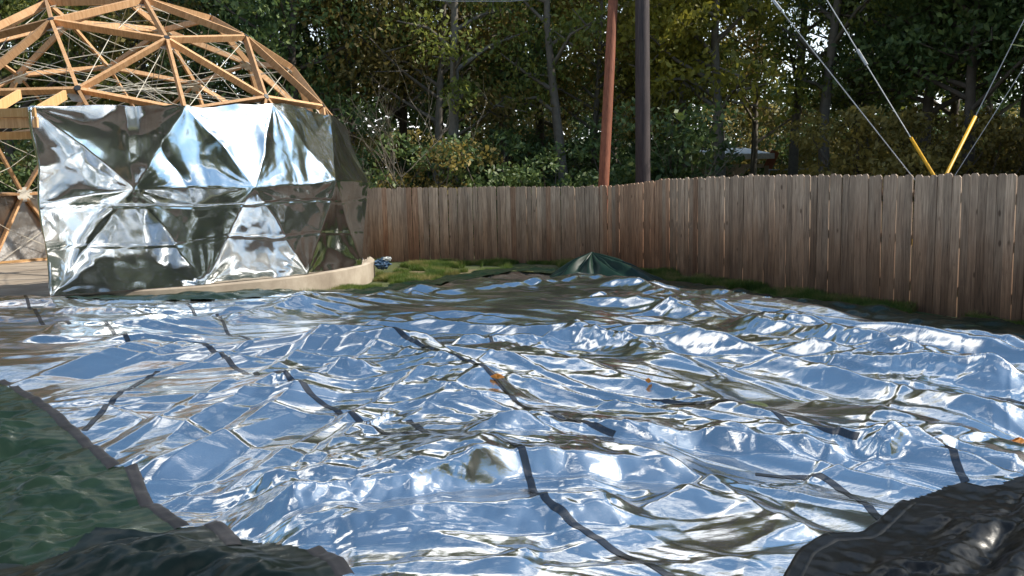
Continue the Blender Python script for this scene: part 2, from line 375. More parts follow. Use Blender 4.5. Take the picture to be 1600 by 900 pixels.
# door header and rafters at the left
hd = at(55, 168, 10.9); hb = Vector((hd.x, hd.y, hd.z))
for nm, z0, hgt, yo, mt in (('header_board', hb.z-.06, .11, 0, M_PINE), ('header_board', hb.z-.185, .13, .03, M_STRUT), ('header_board', hb.z-.33, .10, .25, M_PINE)):
    MB().box((hb.x-1.2, hb.y+yo, z0), (2.4, .045, hgt)).build(nm, mt, dome)
for px, py in ((31, 147), (102, 148)):
    e = at(px, py, 12.15); s0 = at(px-42, py+25, 11.0)
    d = (e-s0); ln = d.length; M = Matrix((d.normalized(), Vector((0, 0, 1)).cross(d).normalized(), d.cross(Vector((0, 0, 1)).cross(d)).normalized())).transposed()
    MB().box((s0+e)/2, (ln, .04, .13), M).build('rafter', M_PINE, dome)
# floor plates of the frame
base = sorted([i for i in range(len(W)) if nodes[i].z < -.1], key=lambda i: math.atan2(nodes[i].y, nodes[i].x))
for k in range(len(base)):
    i, j = base[k], base[(k+1) % len(base)]
    if {i, j} == {doorL, doorR} or abs((W[i]-W[j]).length) > 2.2: continue
    a, c = W[i].copy(), W[j].copy(); d = c-a; M = Matrix.Rotation(math.atan2(d.y, d.x), 3, 'Z')
    MB().box(((a.x+c.x)/2, (a.y+c.y)/2, .335), (Vector((d.x, d.y)).length-.04, .09, .045), M).build('base_plate', M_PINE, dome)

# ------------------------------------------------------------------ slab
SLAB_R = 4.30; SLAB_Z = .30
slab = empty('concrete_slab', (DC.x, DC.y, 0)); slab['kind'] = 'structure'
mb = MB(); ns_ = 160; prof = [(SLAB_R-.002, -.5), (SLAB_R+.0, SLAB_Z-.02), (SLAB_R-.02, SLAB_Z)]
for (r_, z_) in prof:
    for k in range(ns_):
        th = 2*math.pi*k/ns_; rr_ = r_ + .012*math.sin(5*th) + .006*math.sin(17*th)
        mb.v.append((DC.x+rr_*math.cos(th), DC.y+rr_*math.sin(th), z_))
for q in range(2):
    for k in range(ns_): mb.f.append((q*ns_+k, q*ns_+(k+1)%ns_, (q+1)*ns_+(k+1)%ns_, (q+1)*ns_+k))
mb.f.append(tuple(2*ns_+k for k in range(ns_)))
o = mb.build('slab_disc', M_CONC, slab); 

# ------------------------------------------------------------------ silver film on the dome
def ND(x, y, z, off=.085):
    i = near_node(x, y, z); return W[i] + nodes[i]*off
Lt = hd + Vector((0, -.03, .0)); Lb = onz(80, 462, .31); Lm = (Lt+Lb)/2 + Vector((.02, -.02, 0))
Nn = ND(-5.12, 13.41, 2.98, .10); M1 = ND(-5.68, 12.66, 1.77); M2 = ND(-4.21, 13.66, 1.77); M3 = ND(-3.27, 15.21, 1.84)
M4 = ND(-3.01, 17, 1.77); M5 = ND(-3.51, 18.71, 1.77); B2 = ND(-4.9, 13.09, .19); B3 = ND(-3.64, 14.4, .26); B4 = ND(-3.04, 16.07, .26)
B5 = ND(-3.18, 17.87, .19); B1 = ND(-6.58, 12.4, .26)
E_ = ND(-4.18, 14.59, 3.28); E_ = E_.lerp((M2+M3)/2, .10); F_ = ND(-3.58, 16.26, 3.28); F_ = F_.lerp((M3+M4)/2, .14)
G_ = ND(-3.55, 17.77, 2.98); G2 = ND(-4.39, 19.02, 3.28)
for p in (B2, B3, B4, B5, Lb): p.z = .315
TR = [(Lt,Nn,M1),(Lt,M1,Lm),(Lm,M1,Lb),(Lb,M1,B2),(M1,Nn,M2),(M1,M2,B2),(Nn,E_,M2),(E_,M3,M2),(M2,M3,B3),(M2,B3,B2),(E_,F_,M3),(F_,M4,M3),(M3,M4,B4),(M3,B4,B3),(F_,G_,M4),(M4,B5,B4),(G_,M5,M4),(M4,M5,B5)]
def film_warp(V):
    V = np.array(V, float); az = np.arctan2(V[:,1]-DC.y, V[:,0]-DC.x)*DR; z = V[:,2].copy(); k = sstep(.3, .8, z)
    tx, ty = -(V[:,1]-DC.y)/DR, (V[:,0]-DC.x)/DR; n1 = (.060*noise(az*1.3, z*1.1, 201) + .008*facet(az*4, z*3, 203))*k
    V[:,0] += tx*n1; V[:,1] += ty*n1; V[:,2] += (.050*noise(az*1.2, z*1.4, 205) + .007*facet(az*5, z*5, 207))*k
    return V
def film_mesh(name, tris, mat, n=64, amp=1.0, seed=0):
    VV = []; FF = []; SG = []
    for (A, B, C) in tris:
        A, B, C = [np.array(p) for p in (A, B, C)]; b0 = len(VV); ids = {}
        for i in range(n+1):
            for j in range(n+1-i):
                u, v = i/n, j/n; ww = 1-u-v; ids[i, j] = len(VV); VV.append(A*ww + B*u + C*v); SG.append(ww*u*v*27 * (1 if (len(TR)) else 1))
        for i in range(n):
            for j in range(n-i):
                FF.append((ids[i,j], ids[i+1,j], ids[i,j+1]))
                if i+j < n-1: FF.append((ids[i+1,j], ids[i+1,j+1], ids[i,j+1]))
    VV = np.array(VV); SG = np.array(SG); key = np.round(VV, 4)
    _, first, inv = np.unique(key, axis=0, return_index=True, return_inverse=True); inv = inv.ravel()
    V = VV[first]; SG = SG[first]; FF = inv[np.array(FF)]
    ok = (FF[:,0] != FF[:,1]) & (FF[:,1] != FF[:,2]) & (FF[:,0] != FF[:,2]); FF = FF[ok]
    rad = V - np.array(DC); rad[:, 2] *= .5; rad /= np.linalg.norm(rad, axis=1)[:, None]
    az = np.arctan2(V[:,1]-DC.y, V[:,0]-DC.x)*DR; z = V[:,2]
    d = -.060*SG*(0.6+.8*noise(az*.4, z*.4, 31+seed))
    d += .058*amp*(.5+.5*facet(az*1.0+.3*z, z*.8, 33+seed)) + .021*amp*(.5+.5*facet(az*2.2, z*1.2-.6*az, 35+seed)) + .003*amp*facet(az*5, z*4, 37+seed)
    d += .012*amp*np.abs(noise(az*1.1+.6*noise(az*1.1, z*1.1, 3), z*.8, 9+seed)) + .003*amp*(np.abs(noise(az*3.3, z*2.1+noise(az, z, 4), 12+seed)))
    pts = {}
    for t3 in tris:
        for p in t3: pts[tuple(np.round(p, 3))] = np.array(p)
    for k, p in enumerate(pts.values()):
        dv = V - p; r = np.linalg.norm(dv, axis=1); e = np.stack([(dv*np.cross([0,0,1.], rad)).sum(1), dv[:,2]], 1); th = np.arctan2(e[:,1], e[:,0])
        wv = np.abs(noise(th*2.6 + k*5.1, np.full_like(th, k*1.7), 21)) * 2 - .4
        d += .009*amp*wv*np.exp(-r/.55)*np.minimum(r/.18, 1)
    # loose hanging pleats left of centre
    pl_ = np.exp(-((az-AZP)/.55)**2)*sstep(.4, 2.9, z); d += amp*pl_*.07*np.abs(np.sin((az-AZP)*5.2+.6*z+1.2*noise(az, z*1.2, 61)))
    # a sewn seam and rope row half way up
    d += -.012*np.exp(-((z-1.50-.03*np.sin(az*2))/.012)**2) - .008*np.exp(-((z-.95-.02*np.sin(az*3))/.01)**2)
    low = np.clip((.42-z)/.12, 0, 1); d = d*(1-.3*low) + .05*low*np.abs(noise(az*1.6, z*0+3, 8))
    V = V + rad*d[:, None]
    V = film_warp(V)
    return np_mesh(name, V, FF, mat)
AZP = math.atan2(M1.y-DC.y, M1.x-DC.x)*DR + .25
film = empty('silver_film_cover', (Lb.x, Lb.y, .31))
tag(film, 'silver reflective film wrapped round the lower front of the wooden dome', 'film cover')
link_obj('film_sheet', film_mesh('film_sheet', TR, M_FILM), film)
# rolled left edge and top hem of the film
def jit(a, c, n, s, seed):
    r_ = random.Random(seed); return [Vector(q) for q in film_warp([tuple(a.lerp(c, k/n) + Vector([r_.uniform(-s, s) for _ in range(3)])) for k in range(n+1)])]
MB().tube(jit(Lt, Lb, 40, .004, 1), .026, 8).build('rolled_edge', M_FILM, film, True)
MB().tube(jit(Lt, Nn, 40, .003, 2), .018, 8).build('top_hem', M_FILM, film, True)
# film over the far side, seen from inside through the doorway
back = [i for i in range(len(W)) if nodes[i].z < .55 and (W[i].y > DC.y + .3 or W[i].x < DC.x-2.5)]
bt = []
for i, j, k in itertools.combinations(back, 3):
    if (nodes[i]-nodes[j]).length < .43 and (nodes[j]-nodes[k]).length < .43 and (nodes[i]-nodes[k]).length < .43:
        if max(W[i].z, W[j].z, W[k].z) < 3.5 and (W[i].z + W[j].z + W[k].z)/3 < 1.9: bt.append((W[i]+nodes[i]*.03, W[j]+nodes[j]*.03, W[k]+nodes[k]*.03))
fb = empty('back_film', (DC.x-1, DC.y+3.5, .31)); tag(fb, 'dull grey film lining the far inside of the dome, seen through the doorway', 'film lining')
link_obj('film_sheet', film_mesh('film_sheet', bt, M_FILMBACK, n=22, amp=1.3, seed=5), fb)

# ------------------------------------------------------------------ the big tarp: height field
def G0(px, py, z=.06): p = onz(px, py, z); return (p.x, p.y)
def seg_dist(x, y, pts):
    """distance, signed side (+ = away from camera) and running parameter to a polyline"""
    best = np.full(x.shape, 1e9); sgn = np.zeros_like(best); tt = np.zeros_like(best)
    P = np.array(pts); Ls = np.concatenate([[0], np.cumsum(np.linalg.norm(np.diff(P, axis=0), axis=1))]); tot = Ls[-1]
    for k in range(len(P)-1):
        a, c = P[k], P[k+1]; d = c-a; ln = np.linalg.norm(d); d = d/ln
        t_ = np.clip((x-a[0])*d[0] + (y-a[1])*d[1], 0, ln); qx = a[0]+d[0]*t_; qy = a[1]+d[1]*t_
        dd = np.hypot(x-qx, y-qy); m = dd < best
        best = np.where(m, dd, best); sgn = np.where(m, np.sign(-(x-a[0])*d[1] + (y-a[1])*d[0]), sgn); tt = np.where(m, (Ls[k]+t_)/tot, tt)
    return best, sgn, tt
# (pixel polyline left to right, height, front width, back width, crinkle)
FOLDS = [
 ([(880,436),(1000,462),(1100,484),(1170,498)], 0.20, .50, .22, .3),
 ([(1175,508),(1300,540),(1420,572),(1620,618)], 0.22, .42, .25, .5),
 ([(980,438),(1080,452),(1180,476),(1300,488),(1450,500),(1620,534)], 0.17, .35, .2, .4),
 ([(940,528),(1100,552),(1250,586),(1400,620),(1550,660),(1640,690)], 0.17, .30, .2, .3),
 ([(1370,512),(1480,532),(1620,566)], 0.15, .32, .2, .9),
 ([(1000,500),(1150,520),(1300,565),(1420,600),(1600,650)], .05, .22, .15, .4),
 ([(680,552),(800,538),(900,534),(960,543),(1050,562)], .16, .20, .12, 1.0),
 ([(270,582),(400,576),(520,588),(640,606),(760,644),(810,668)], 0.20, .44, .16, .1),
 ([(560,574),(700,562),(840,590),(960,612),(1100,648),(1180,672),(1330,698)], 0.15, .30, .15, .4),
 ([(860,560),(980,580),(1080,600),(1200,640)], .05, .18, .12, .5),
 ([(720,714),(850,700),(1060,698),(1180,706),(1250,714),(1330,728)], .12, .07, .25, .9),
 ([(1330,728),(1400,716),(1480,708),(1560,730),(1640,745)], .12, .11, .18, 1.0),
 ([(330,834),(470,812),(600,788),(720,768),(820,754),(960,745),(1120,744)], .16, .07, .60, .4),
 ([(400,868),(540,846),(700,826),(860,812),(1010,800)], .15, .11, .70, .5),
 ([(620,770),(760,762),(900,772),(1040,768)], .035, .06, .15, 1.0),
 ([(1090,752),(1140,776),(1200,806),(1275,842)], .09, .28, .10, .3),
 ([(180,770),(300,704),(430,655),(500,640)], .09, .30, .12, .3),
 ([(430,662),(500,642),(600,630)], .10, .10, .08, 1.2),
 ([(400,786),(500,745),(570,700),(600,706)], .07, .22, .06, 1.0),
 ([(60,540),(220,532),(360,516)], .15, .34, .12, .4),
 ([(-80,516),(60,510),(220,506),(400,496),(520,486)], .13, .40, .14, .5),
 ([(0,550),(130,550),(260,553),(420,556),(560,566),(700,552)], .09, .06, .35, .3),
 ([(330,520),(430,500),(560,478),(680,458)], .13, .35, .15, .4),
 ([(520,548),(560,520),(640,505),(760,500)], .07, .18, .1, .9),
 ([(-60,494),(160,488),(330,480),(470,470),(600,460)], .12, .34, .15, .6),
 ([(600,460),(700,446),(800,434),(860,440)], .05, .4, .2, .5),
 ([(1250,620),(1350,650),(1450,690),(1540,705)], .06, .2, .15, .7),
 ([(850,835),(1000,800),(1090,765)], .07, .16, .2, .6),
 ([(520,862),(640,850),(760,862),(860,880)], .06, .2, .12, .3),
 ([(620,706),(700,740),(800,742)], .03, .15, .1, .3),
]
FP = [([G0(*q) for q in f[0]],) + f[1:] for f in FOLDS]
# places where the sheet lies nearly flat: pixel centre, radii in metres, remaining relief
FLATS = [(G0(720,800), 1.15, .30, .45), (G0(800,480), 1.7, 1.4, .5), (G0(950,800), .7, .3, .35), (G0(560,815), .6, .25, .35), (G0(1260,600), 1.2, .8, .45), (G0(1050,525), .9, .8, .6), (G0(1290,650), 1.0, .7, .45), (G0(150,570), 1.6, .45, .25), (G0(430,585), .9, .3, .3), (G0(1000,600), 1.0, .5, .5), (G0(1140,830), .5, .35, .2)]
CREASES = []
# places where the sheet falls away from the viewer: centre, radii, slope
TILTS = [(G0(740,805), 1.5, .30, .17), (G0(1290,640), 1.2, .6, .10), (G0(1080,560), 1.5, .7, .06), (G0(150,578), 1.7, .28, .12), (G0(1180,835), .45, .3, .14), (G0(960,660), 1.1, .3, .10), (G0(470,655), .5, .25, .14)]
qr = random.Random(12)
for _ in range(95):
    cx_, cy_ = qr.uniform(-6.5, 6), qr.uniform(3.2, 14); rt = min(1, max(0, (cx_+.6)/2.4))
    ang = (1-rt)*qr.gauss(5, 11) + rt*qr.gauss(-60, 6)
    if cx_ < .3 and cy_ < 7 and qr.random() < .5: ang = qr.gauss(62, 8)
    ln_ = qr.uniform(.9, 2.2)*(1+1.3*rt); big = qr.random()
    CREASES.append((cx_, cy_, R(ang), ln_, (.018+.050*big)*(1+.5*rt), .10+.24*big, (.03+.12*big)))
for _ in range(60):      # small sharp creases in the near half
    cx_, cy_ = qr.uniform(-3.4, 3.6), qr.uniform(3.0, 7.0)
    CREASES.append((cx_, cy_, R(qr.choice((qr.gauss(60, 7), qr.gauss(8, 7), qr.gauss(-32, 7)))), qr.uniform(.6, 1.8), qr.uniform(.006, .020), qr.uniform(.03, .12), qr.uniform(.02, .07)))
def edge_fade(x, y, poly):
    P = np.array(poly); best = np.full(np.shape(x), 9.0)
    for k in range(16):
        a, c = P[k], P[k+1]; d = c-a; ln = np.linalg.norm(d); d = d/ln; t_ = np.clip((x-a[0])*d[0]+(y-a[1])*d[1], 0, ln)
        best = np.minimum(best, np.hypot(x-a[0]-d[0]*t_, y-a[1]-d[1]*t_))
    return best
def tarpH(x, y):
    far = sstep(5, 10, y); fl = np.ones_like(x)
    for (cx, cy), rx, ry, f in FLATS: fl = fl*(1-(1-f)*np.exp(-(((x-cx)/rx)**2+((y-cy)/ry)**2)**2))
    ef = .45 + .55*sstep(.0, .35, edge_fade(x, y, silver_poly)); fl = fl*ef
    z = ground(x, y) + .03
    # gentle lift away from the viewer in the near left half
    z = z + .26*sstep(3.4, 6.6, y)*sstep(1.8, -1.0, x)*(1-sstep(6.7, 7.6, y)) 
    for pts, h, wf, wb, crk in FP:
        P = np.array(pts); bx0, by0 = P.min(0)-1.4; bx1, by1 = P.max(0)+1.4
        m = (x > bx0) & (x < bx1) & (y > by0) & (y < by1)
        if not m.any(): continue
        xs, ys = x[m], y[m]; d, s, t_ = seg_dist(xs + .05*crk*facet(xs*3, ys*3, 41), ys + .05*crk*facet(xs*3, ys*3, 43), pts)
        wdt = np.where(s > 0, wb, wf); pr = np.clip(1-.62*np.abs(d/wdt), 0, 1)**1.15*(.3+.7*sstep(0, .5, ef[m]))
        end = np.minimum(sstep(-.001, .12, t_), sstep(1.001, .88, t_))
        hh = h*(1 + .1*noise(t_*4, t_*0+h*100, 77) + crk*.30*facet(xs*5, ys*5, 15) + crk*.10*facet(xs*13, ys*13, 16))
        z[m] += hh*pr*end*.72
    for (cx, cy), rx, ry, sl in TILTS:
        z = z - 1.25*sl*(y-cy)*np.exp(-(((x-cx)/rx)**2+((y-cy)/ry)**2)**2)
    for cx_, cy_, an, ln_, h, wf, wb in CREASES:
        m = (np.abs(x-cx_) < ln_+.8) & (np.abs(y-cy_) < ln_+.8)
        if not m.any(): continue
        xs, ys = x[m]-cx_, y[m]-cy_; a_ = xs*math.cos(an)+ys*math.sin(an); b_ = -xs*math.sin(an)+ys*math.cos(an) + .03*facet(a_*1.3+cx_, a_*0+cy_, 44)
        s_ = np.where((b_ > 0) ^ (math.cos(an) < 0), wb, wf); e_ = np.clip(1-(a_/ln_)**2, 0, 1)
        z[m] += h*e_**.7*np.clip(1-np.abs(b_)/(s_*(.4+.6*e_)), 0, 1)*(.25+.75*fl[m])
    # direction field: folds run across on the left and swing parallel to the fence on the right
    sx = x - .3 + .12*(y-6); spl = np.log1p(np.exp(np.clip(sx*1.6, -30, 30)))/1.6
    phi = y - .12*x + 1.25*spl + .35*noise(x*.28, y*.28, 52) + .05*noise(x*1.1, y*.9, 53)
    psi = x - .55*(y-7)*sstep(-1, 2.5, x) + .3*noise(x*.4, y*.4, 51)
    # long straight folds: broad faces toward the viewer, shorter backs
    for k, (lam, amp, sd_) in enumerate(((1.25, .070, 61), (.52, .024, 63), (.20, .0065, 65))):
        phs = phi/lam + .35*noise(psi*.22/lam**.5, phi*.2/lam, sd_) + .16*facet(psi*.5/lam**.5, phi*.5/lam, sd_+2); fr = phs - np.floor(phs)
        saw = np.where(fr < .64, fr/.64, (1-fr)/.36)
        a_ = amp*sstep(-.45, .35, noise(psi*.28/lam**.5, phi*.9/lam**.5, sd_+1))
        z = z + a_*saw*(.5 + .5*far)*fl
    reg = .05 + .95*sstep(.0, .35, noise(x*.6, y*.95, 81))
    ff = (.35 + .65*fl)*(.3+.7*ef)
    z = z + fl*.034*facet(psi*.28, phi*1.7, 3) + ff*((.2+.8*reg)*.015*facet(psi*.5, phi*4.2, 5) + (.12+.88*reg)*.0064*facet(psi*1.0, phi*10, 7) + (.05+.95*reg)*.0030*facet(psi*2.6, phi*25, 9) + reg*.0010*facet(psi*7, phi*55, 13))
    # slack, flat-faceted patches and creases crossing the folds
    q1 = x*.77+y*.64; q2 = y*.77-x*.64
    z = z + fl*.026*facet(q1*.7, q2*.8, 23) + ff*((.25+.75*reg)*.0080*np.abs(facet(q1*2.2, q2*.6, 25)) + .004*reg*facet(q2*7, q1*1.1, 27))
    # parallel creases radiating away over the near left
    fan = sstep(.9, -.4, x)*sstep(7.4, 6.4, y)*sstep(-.45, .15, noise(x*.7, y*.5, 85))
    rg2 = sstep(-.1, .2, noise(x*1.1, y*.8, 87)); ac = x*.88 - y*.47 + .06*noise(x*1.2, y*.8, 86); al = x*.47 + y*.88
    z = z + fan*(.012*facet(ac*2.2, al*.3, 91) + .008*facet(ac*5, al*.5, 93) + (.3+.7*rg2)*(.0058*facet(ac*12, al*.8, 95) + .0030*facet(ac*26, al*1.6, 97)))
    return z
silver_poly = [G0(*p) for p in [(-160,512),(0,490),(60,488),(110,492),(200,490),(330,485),(440,476),(560,466),(650,450),(740,432),(800,424),(870,430),(960,436),(1060,455),(1200,478),(1400,503),(1640,540)]]
silver_poly += [(6.6, 7.3), (5.8, 4.0), (3.8, 2.3), (-3.4, 2.3), (-7.5, 6.5)]
outer_poly = [G0(*p) for p in [(-160,505),(0,486),(90,478),(130,473),(240,470),(330,462),(440,458),(560,447),(650,434),(740,424),(800,419),(870,422),(960,428),(1060,437),(1200,460),(1400,482),(1660,511)]]
outer_poly += [(7.2, 7.6), (5.8, 4.0), (3.8, 2.3), (-3.4, 2.3), (-7.5, 6.5)]
def inside(x, y, poly):
    r_ = np.zeros(x.shape, bool); n_ = len(poly)
    for i in range(n_):
        (x1, y1), (x2, y2) = poly[i], poly[(i+1) % n_]
        c = ((y1 > y) != (y2 > y)) & (x < (x2-x1)*(y-y1)/((y2-y1) if y2 != y1 else 1e-9) + x1); r_ ^= c
    return r_
def strip_grid(poly, res, fn, hole=None, zoff=0, fan=None, jitter=0):
    if fan:
        ny, nx = fan; ys = np.geomspace(2.25, 16.5, ny); ss = np.linspace(-.80, .82, nx); S, Yg = np.meshgrid(ss, ys); Xg = S*(Yg+1.2)
    else:
        P = np.array(poly); Xg, Yg = np.meshgrid(np.arange(P[:,0].min(), P[:,0].max()+res, res), np.arange(P[:,1].min(), P[:,1].max()+res, res))
    cx = (Xg[:-1,:-1]+Xg[1:,1:])/2; cy = (Yg[:-1,:-1]+Yg[1:,1:])/2
    jx = jitter*noise(cx*4, cy*4, 99); m = inside(cx+jx, cy+jitter*noise(cx*4, cy*4, 98), poly)
    if hole is not None: m &= ~inside(cx+jx, cy+jitter*noise(cx*4, cy*4, 98), hole)
    idx = np.arange(Xg.size).reshape(Xg.shape); Fq = np.stack([idx[:-1,:-1], idx[:-1,1:], idx[1:,1:], idx[1:,:-1]], -1)[m]
    used = np.unique(Fq); remap = np.full(Xg.size, -1); remap[used] = np.arange(len(used)); Fq = remap[Fq]
    xs, ys = Xg.ravel()[used], Yg.ravel()[used]
    return np.stack([xs, ys, fn(xs, ys) + zoff], 1), Fq
tarp = empty('silver_tarp', (0, 7, 0))
tag(tarp, 'huge crumpled silver tarp with dark seam tape and green folded edges, spread over the yard', 'tarp')
V, Fq = strip_grid(silver_poly, 0, tarpH, fan=(760, 900), jitter=.06)
link_obj('silver_sheet', np_mesh('silver_sheet', V, Fq, M_FOIL), tarp)
def edgeH(x, y):
    return tarpH(x, y)*.35 + (ground(x, y)+.07)*.65 + .05*np.abs(noise(x*1.2, y*2, 111)) + .02*facet(x*4, y*5, 112) + .010*facet(x*11, y*12, 113)
V, Fq = strip_grid(outer_poly, .035, edgeH, hole=silver_poly, jitter=.06)
link_obj('green_edge', np_mesh('green_edge', V, Fq, M_GREEN), tarp)

# seam tape strips lying on the foil
TAPES = [[(40,488),(52,505),(66,520),(90,530),(112,540)], [(160,530),(184,545),(212,560),(240,580),(300,594),(345,610),(380,628),(412,648),(440,655),(480,668),(520,676),(552,690),(600,706),(700,722),(760,730),(800,742),(825,762),(840,790),(852,818),(890,832),(940,850),(1000,872),(1060,900)],
 [(262,490),(285,500),(300,503),(320,520)], [(340,506),(354,526),(380,545),(430,556),(484,558),(540,578),(600,596),(650,612),(710,628),(760,645),(820,668),(880,690),(960,706)], [(640,688),(655,700),(675,716)],
 [(250,630),(210,655),(170,685),(135,712)], [(1020,640),(1100,655),(1165,662),(1200,672),(1240,690),(1290,704),(1340,716)], [(1180,738),(1240,742),(1290,748),(1325,768),(1360,798),(1402,836)],
 [(1466,716),(1486,738),(1508,762)], [(765,541),(776,555)], [(1100,498),(1160,506),(1210,505),(1250,496)], [(1285,502),(1340,500),(1400,506),(1470,522),(1540,530)], [(1545,618),(1640,632)]]
def tape(pts, wd=.040, name='seam_tape', mat=None, H=tarpH, parent=tarp, zo=.0025):
    P = np.array([G0(*q) for q in pts]); Ls = np.concatenate([[0], np.cumsum(np.linalg.norm(np.diff(P, axis=0), axis=1))])
    n_ = max(6, int(Ls[-1]/.011)); s = np.linspace(0, Ls[-1], n_); cx = np.interp(s, Ls, P[:,0]); cy = np.interp(s, Ls, P[:,1])
    for _ in range(12): cx[1:-1] = (cx[:-2]+cx[2:]+2*cx[1:-1])/4; cy[1:-1] = (cy[:-2]+cy[2:]+2*cy[1:-1])/4
    tx = np.gradient(cx); ty = np.gradient(cy); l = np.hypot(tx, ty); nx_, ny_ = -ty/l, tx/l
    k = 7; rows = []
    for q in np.linspace(-.5, .5, k): xs = cx+nx_*q*wd; ys = cy+ny_*q*wd; rows.append(np.stack([xs, ys, H(xs, ys)+zo], 1))
    V = np.stack(rows, 1).reshape(-1, 3); idx = np.arange(n_*k).reshape(n_, k)
    Fq = np.stack([idx[:-1,:-1], idx[:-1,1:], idx[1:,1:], idx[1:,:-1]], -1).reshape(-1, 4)
    link_obj(name, np_mesh(name, V, Fq, mat or M_TAPE), parent)
for t_ in TAPES: tape(t_)

# folded-over corners showing the green and black underside
def flap(name, px, zlift, mat, hempx, H2, res=.014, hemw=.072, label=None):
    poly = [G0(*q, zlift+.06) for q in px]
    fn = lambda x, y: np.maximum(tarpH(x, y), 0)*.5 + .5*(ground(x, y)+.1) + zlift + H2(x, y)
    H0 = H2
    def H2(x, y):
        best = np.full(np.shape(x), 9.0)
        for k in range(len(poly)):
            a, c = np.array(poly[k]), np.array(poly[(k+1) % len(poly)]); d = c-a; ln = np.linalg.norm(d); d = d/ln; t_ = np.clip((x-a[0])*d[0]+(y-a[1])*d[1], 0, ln)
            best = np.minimum(best, np.hypot(x-a[0]-d[0]*t_, y-a[1]-d[1]*t_))
        return H0(x, y)*(.25+.75*sstep(0, .35, best))
    V, Fq = strip_grid(poly, res, fn)
    o = link_obj(name, np_mesh(name, V, Fq, mat), tarp)
    if label: o['label'] = label
    if hempx:
        for hp in hempx:
            P = [G0(*q, zlift+.06) for q in hp]
            # ribbon along the free edge
            A = np.array(P); Ls = np.concatenate([[0], np.cumsum(np.linalg.norm(np.diff(A, axis=0), axis=1))]); n_ = int(Ls[-1]/.02)+2
            s = np.linspace(0, Ls[-1], n_); cx = np.interp(s, Ls, A[:,0]); cy = np.interp(s, Ls, A[:,1])
            for _ in range(4): cx[1:-1] = (cx[:-2]+cx[2:]+2*cx[1:-1])/4; cy[1:-1] = (cy[:-2]+cy[2:]+2*cy[1:-1])/4
            tx = np.gradient(cx); ty = np.gradient(cy); l = np.hypot(tx, ty); nx_, ny_ = -ty/l, tx/l; rows = []
            for k, q in enumerate(np.linspace(-.5, .5, 7)):
                xs = cx+nx_*q*hemw; ys = cy+ny_*q*hemw; rows.append(np.stack([xs, ys, fn(xs, ys)+.004 - (.008 if k in (0, 6) else 0)], 1))
            V = np.stack(rows, 1).reshape(-1, 3); idx = np.arange(n_*7).reshape(n_, 7)
            Fq = np.stack([idx[:-1,:-1], idx[:-1,1:], idx[1:,1:], idx[1:,:-1]], -1).reshape(-1, 4)
            link_obj('hem', np_mesh('hem', V, Fq, M_BLACK if mat is M_BLACK else M_HEM), o)
    return o
def wr(x, y, s=0):
    w1 = .5*noise(x*1.2, y*1.2, 120+s)
    a = x*.8+y*.6+.2*w1; b = y*.8-x*.6
    return .05 + .030*facet(x*1.9+y*.6+w1, y*2.2-x*.7, 121+s) + .034*facet(a*.9, b*3.4, 122+s) + .022*facet(a*2.2, b*8, 124+s) + .010*facet(a*5, b*19, 126+s) + .020*facet(x*7+y*3, y*6.5-x*2, 125+s) + .009*facet(x*18, y*20-x*6, 127+s) + .0030*facet(x*44+y*9, y*40, 129+s)
flap('folded_corner', [(-200,560),(0,632),(60,660),(120,705),(180,745),(205,752),(225,790),(285,832),(345,838),(360,870),(300,960),(-200,960)], .06, M_GREEN,
     [[(-60,605),(0,632),(60,662),(120,706),(178,746)], [(205,750),(225,790),(285,830)]], lambda x, y: wr(x, y), label='green folded-over left corner with grey hem')
flap('folded_edge', [(-200,880),(40,890),(110,868),(150,842),(240,838),(330,838),(360,858),(430,866),(500,878),(535,905),(560,980),(-200,980)], .19, M_DKGREEN,
     [[(330,834),(352,848),(368,872)], [(490,872),(515,888),(540,915)]], lambda x, y: wr(x, y, 7)*1.2, label='dark green edge fold nearest the camera')
wk = lambda x, y: .02 + .09*np.abs(noise(x*1.1+.4*y, y*1.3, 221)) + .05*facet((x+y)*.8, (y-x)*2.6, 223) + .028*facet((x+.6*y)*1.8, (y-.6*x)*7, 225) + .010*facet(x*14, y*14+x*5, 227) + .006*facet(x*38, y*40, 229)
flap('folded_corner', [(1235,905),(1262,868),(1300,850),(1350,845),(1420,790),(1480,768),(1560,762),(1700,745),(1760,900),(1700,1000),(1235,1000)], .08, M_BLACK,
     [[(1235,915),(1262,870),(1300,850)], [(1300,850),(1360,842),(1420,792)]], wk, label='black folded-over right corner')

# green tarp draped over a pile by the fence
pk = at(925, 389, 14.4); pile = empty('green_tarp_mound', (pk.x, pk.y, 0)); tag(pile, 'dark green tarp draped over a low pointed pile in front of the fence', 'tarp mound')
nn = 140; rr_ = np.linspace(0, 1, 70); th = np.linspace(0, 2*np.pi, nn, endpoint=False); RR, TH = np.meshgrid(rr_, th)
ex = np.where(np.cos(TH) > 0, 1.4, .95); ey = np.where(np.sin(TH) > 0, .9, .8)
XX = pk.x + RR*ex*np.cos(TH) ; YY = pk.y + RR*ey*np.sin(TH) - .35*RR*np.maximum(0, np.cos(TH))*ex
fold = np.abs(noise(TH*2.8, RR*.8+4, 131))*2-.5
hz = ((1-RR)**1.15)*(pk.z-.05) + .09*fold*np.sin(np.pi*np.minimum(RR*1.1, 1)) + .03*np.abs(noise(XX*3, YY*3, 133))
ZZ = np.maximum(ground(XX, YY)+.02, ground(XX, YY)+hz)
V = np.stack([XX, YY, ZZ], -1).reshape(-1, 3); idx = np.arange(nn*70).reshape(nn, 70); nx1 = np.roll(idx, -1, axis=0)
Fq = np.stack([idx[:,:-1], idx[:,1:], nx1[:,1:], nx1[:,:-1]], -1).reshape(-1, 4)
link_obj('tarp_cover', np_mesh('tarp_cover', V, Fq, M_MOUND), pile)

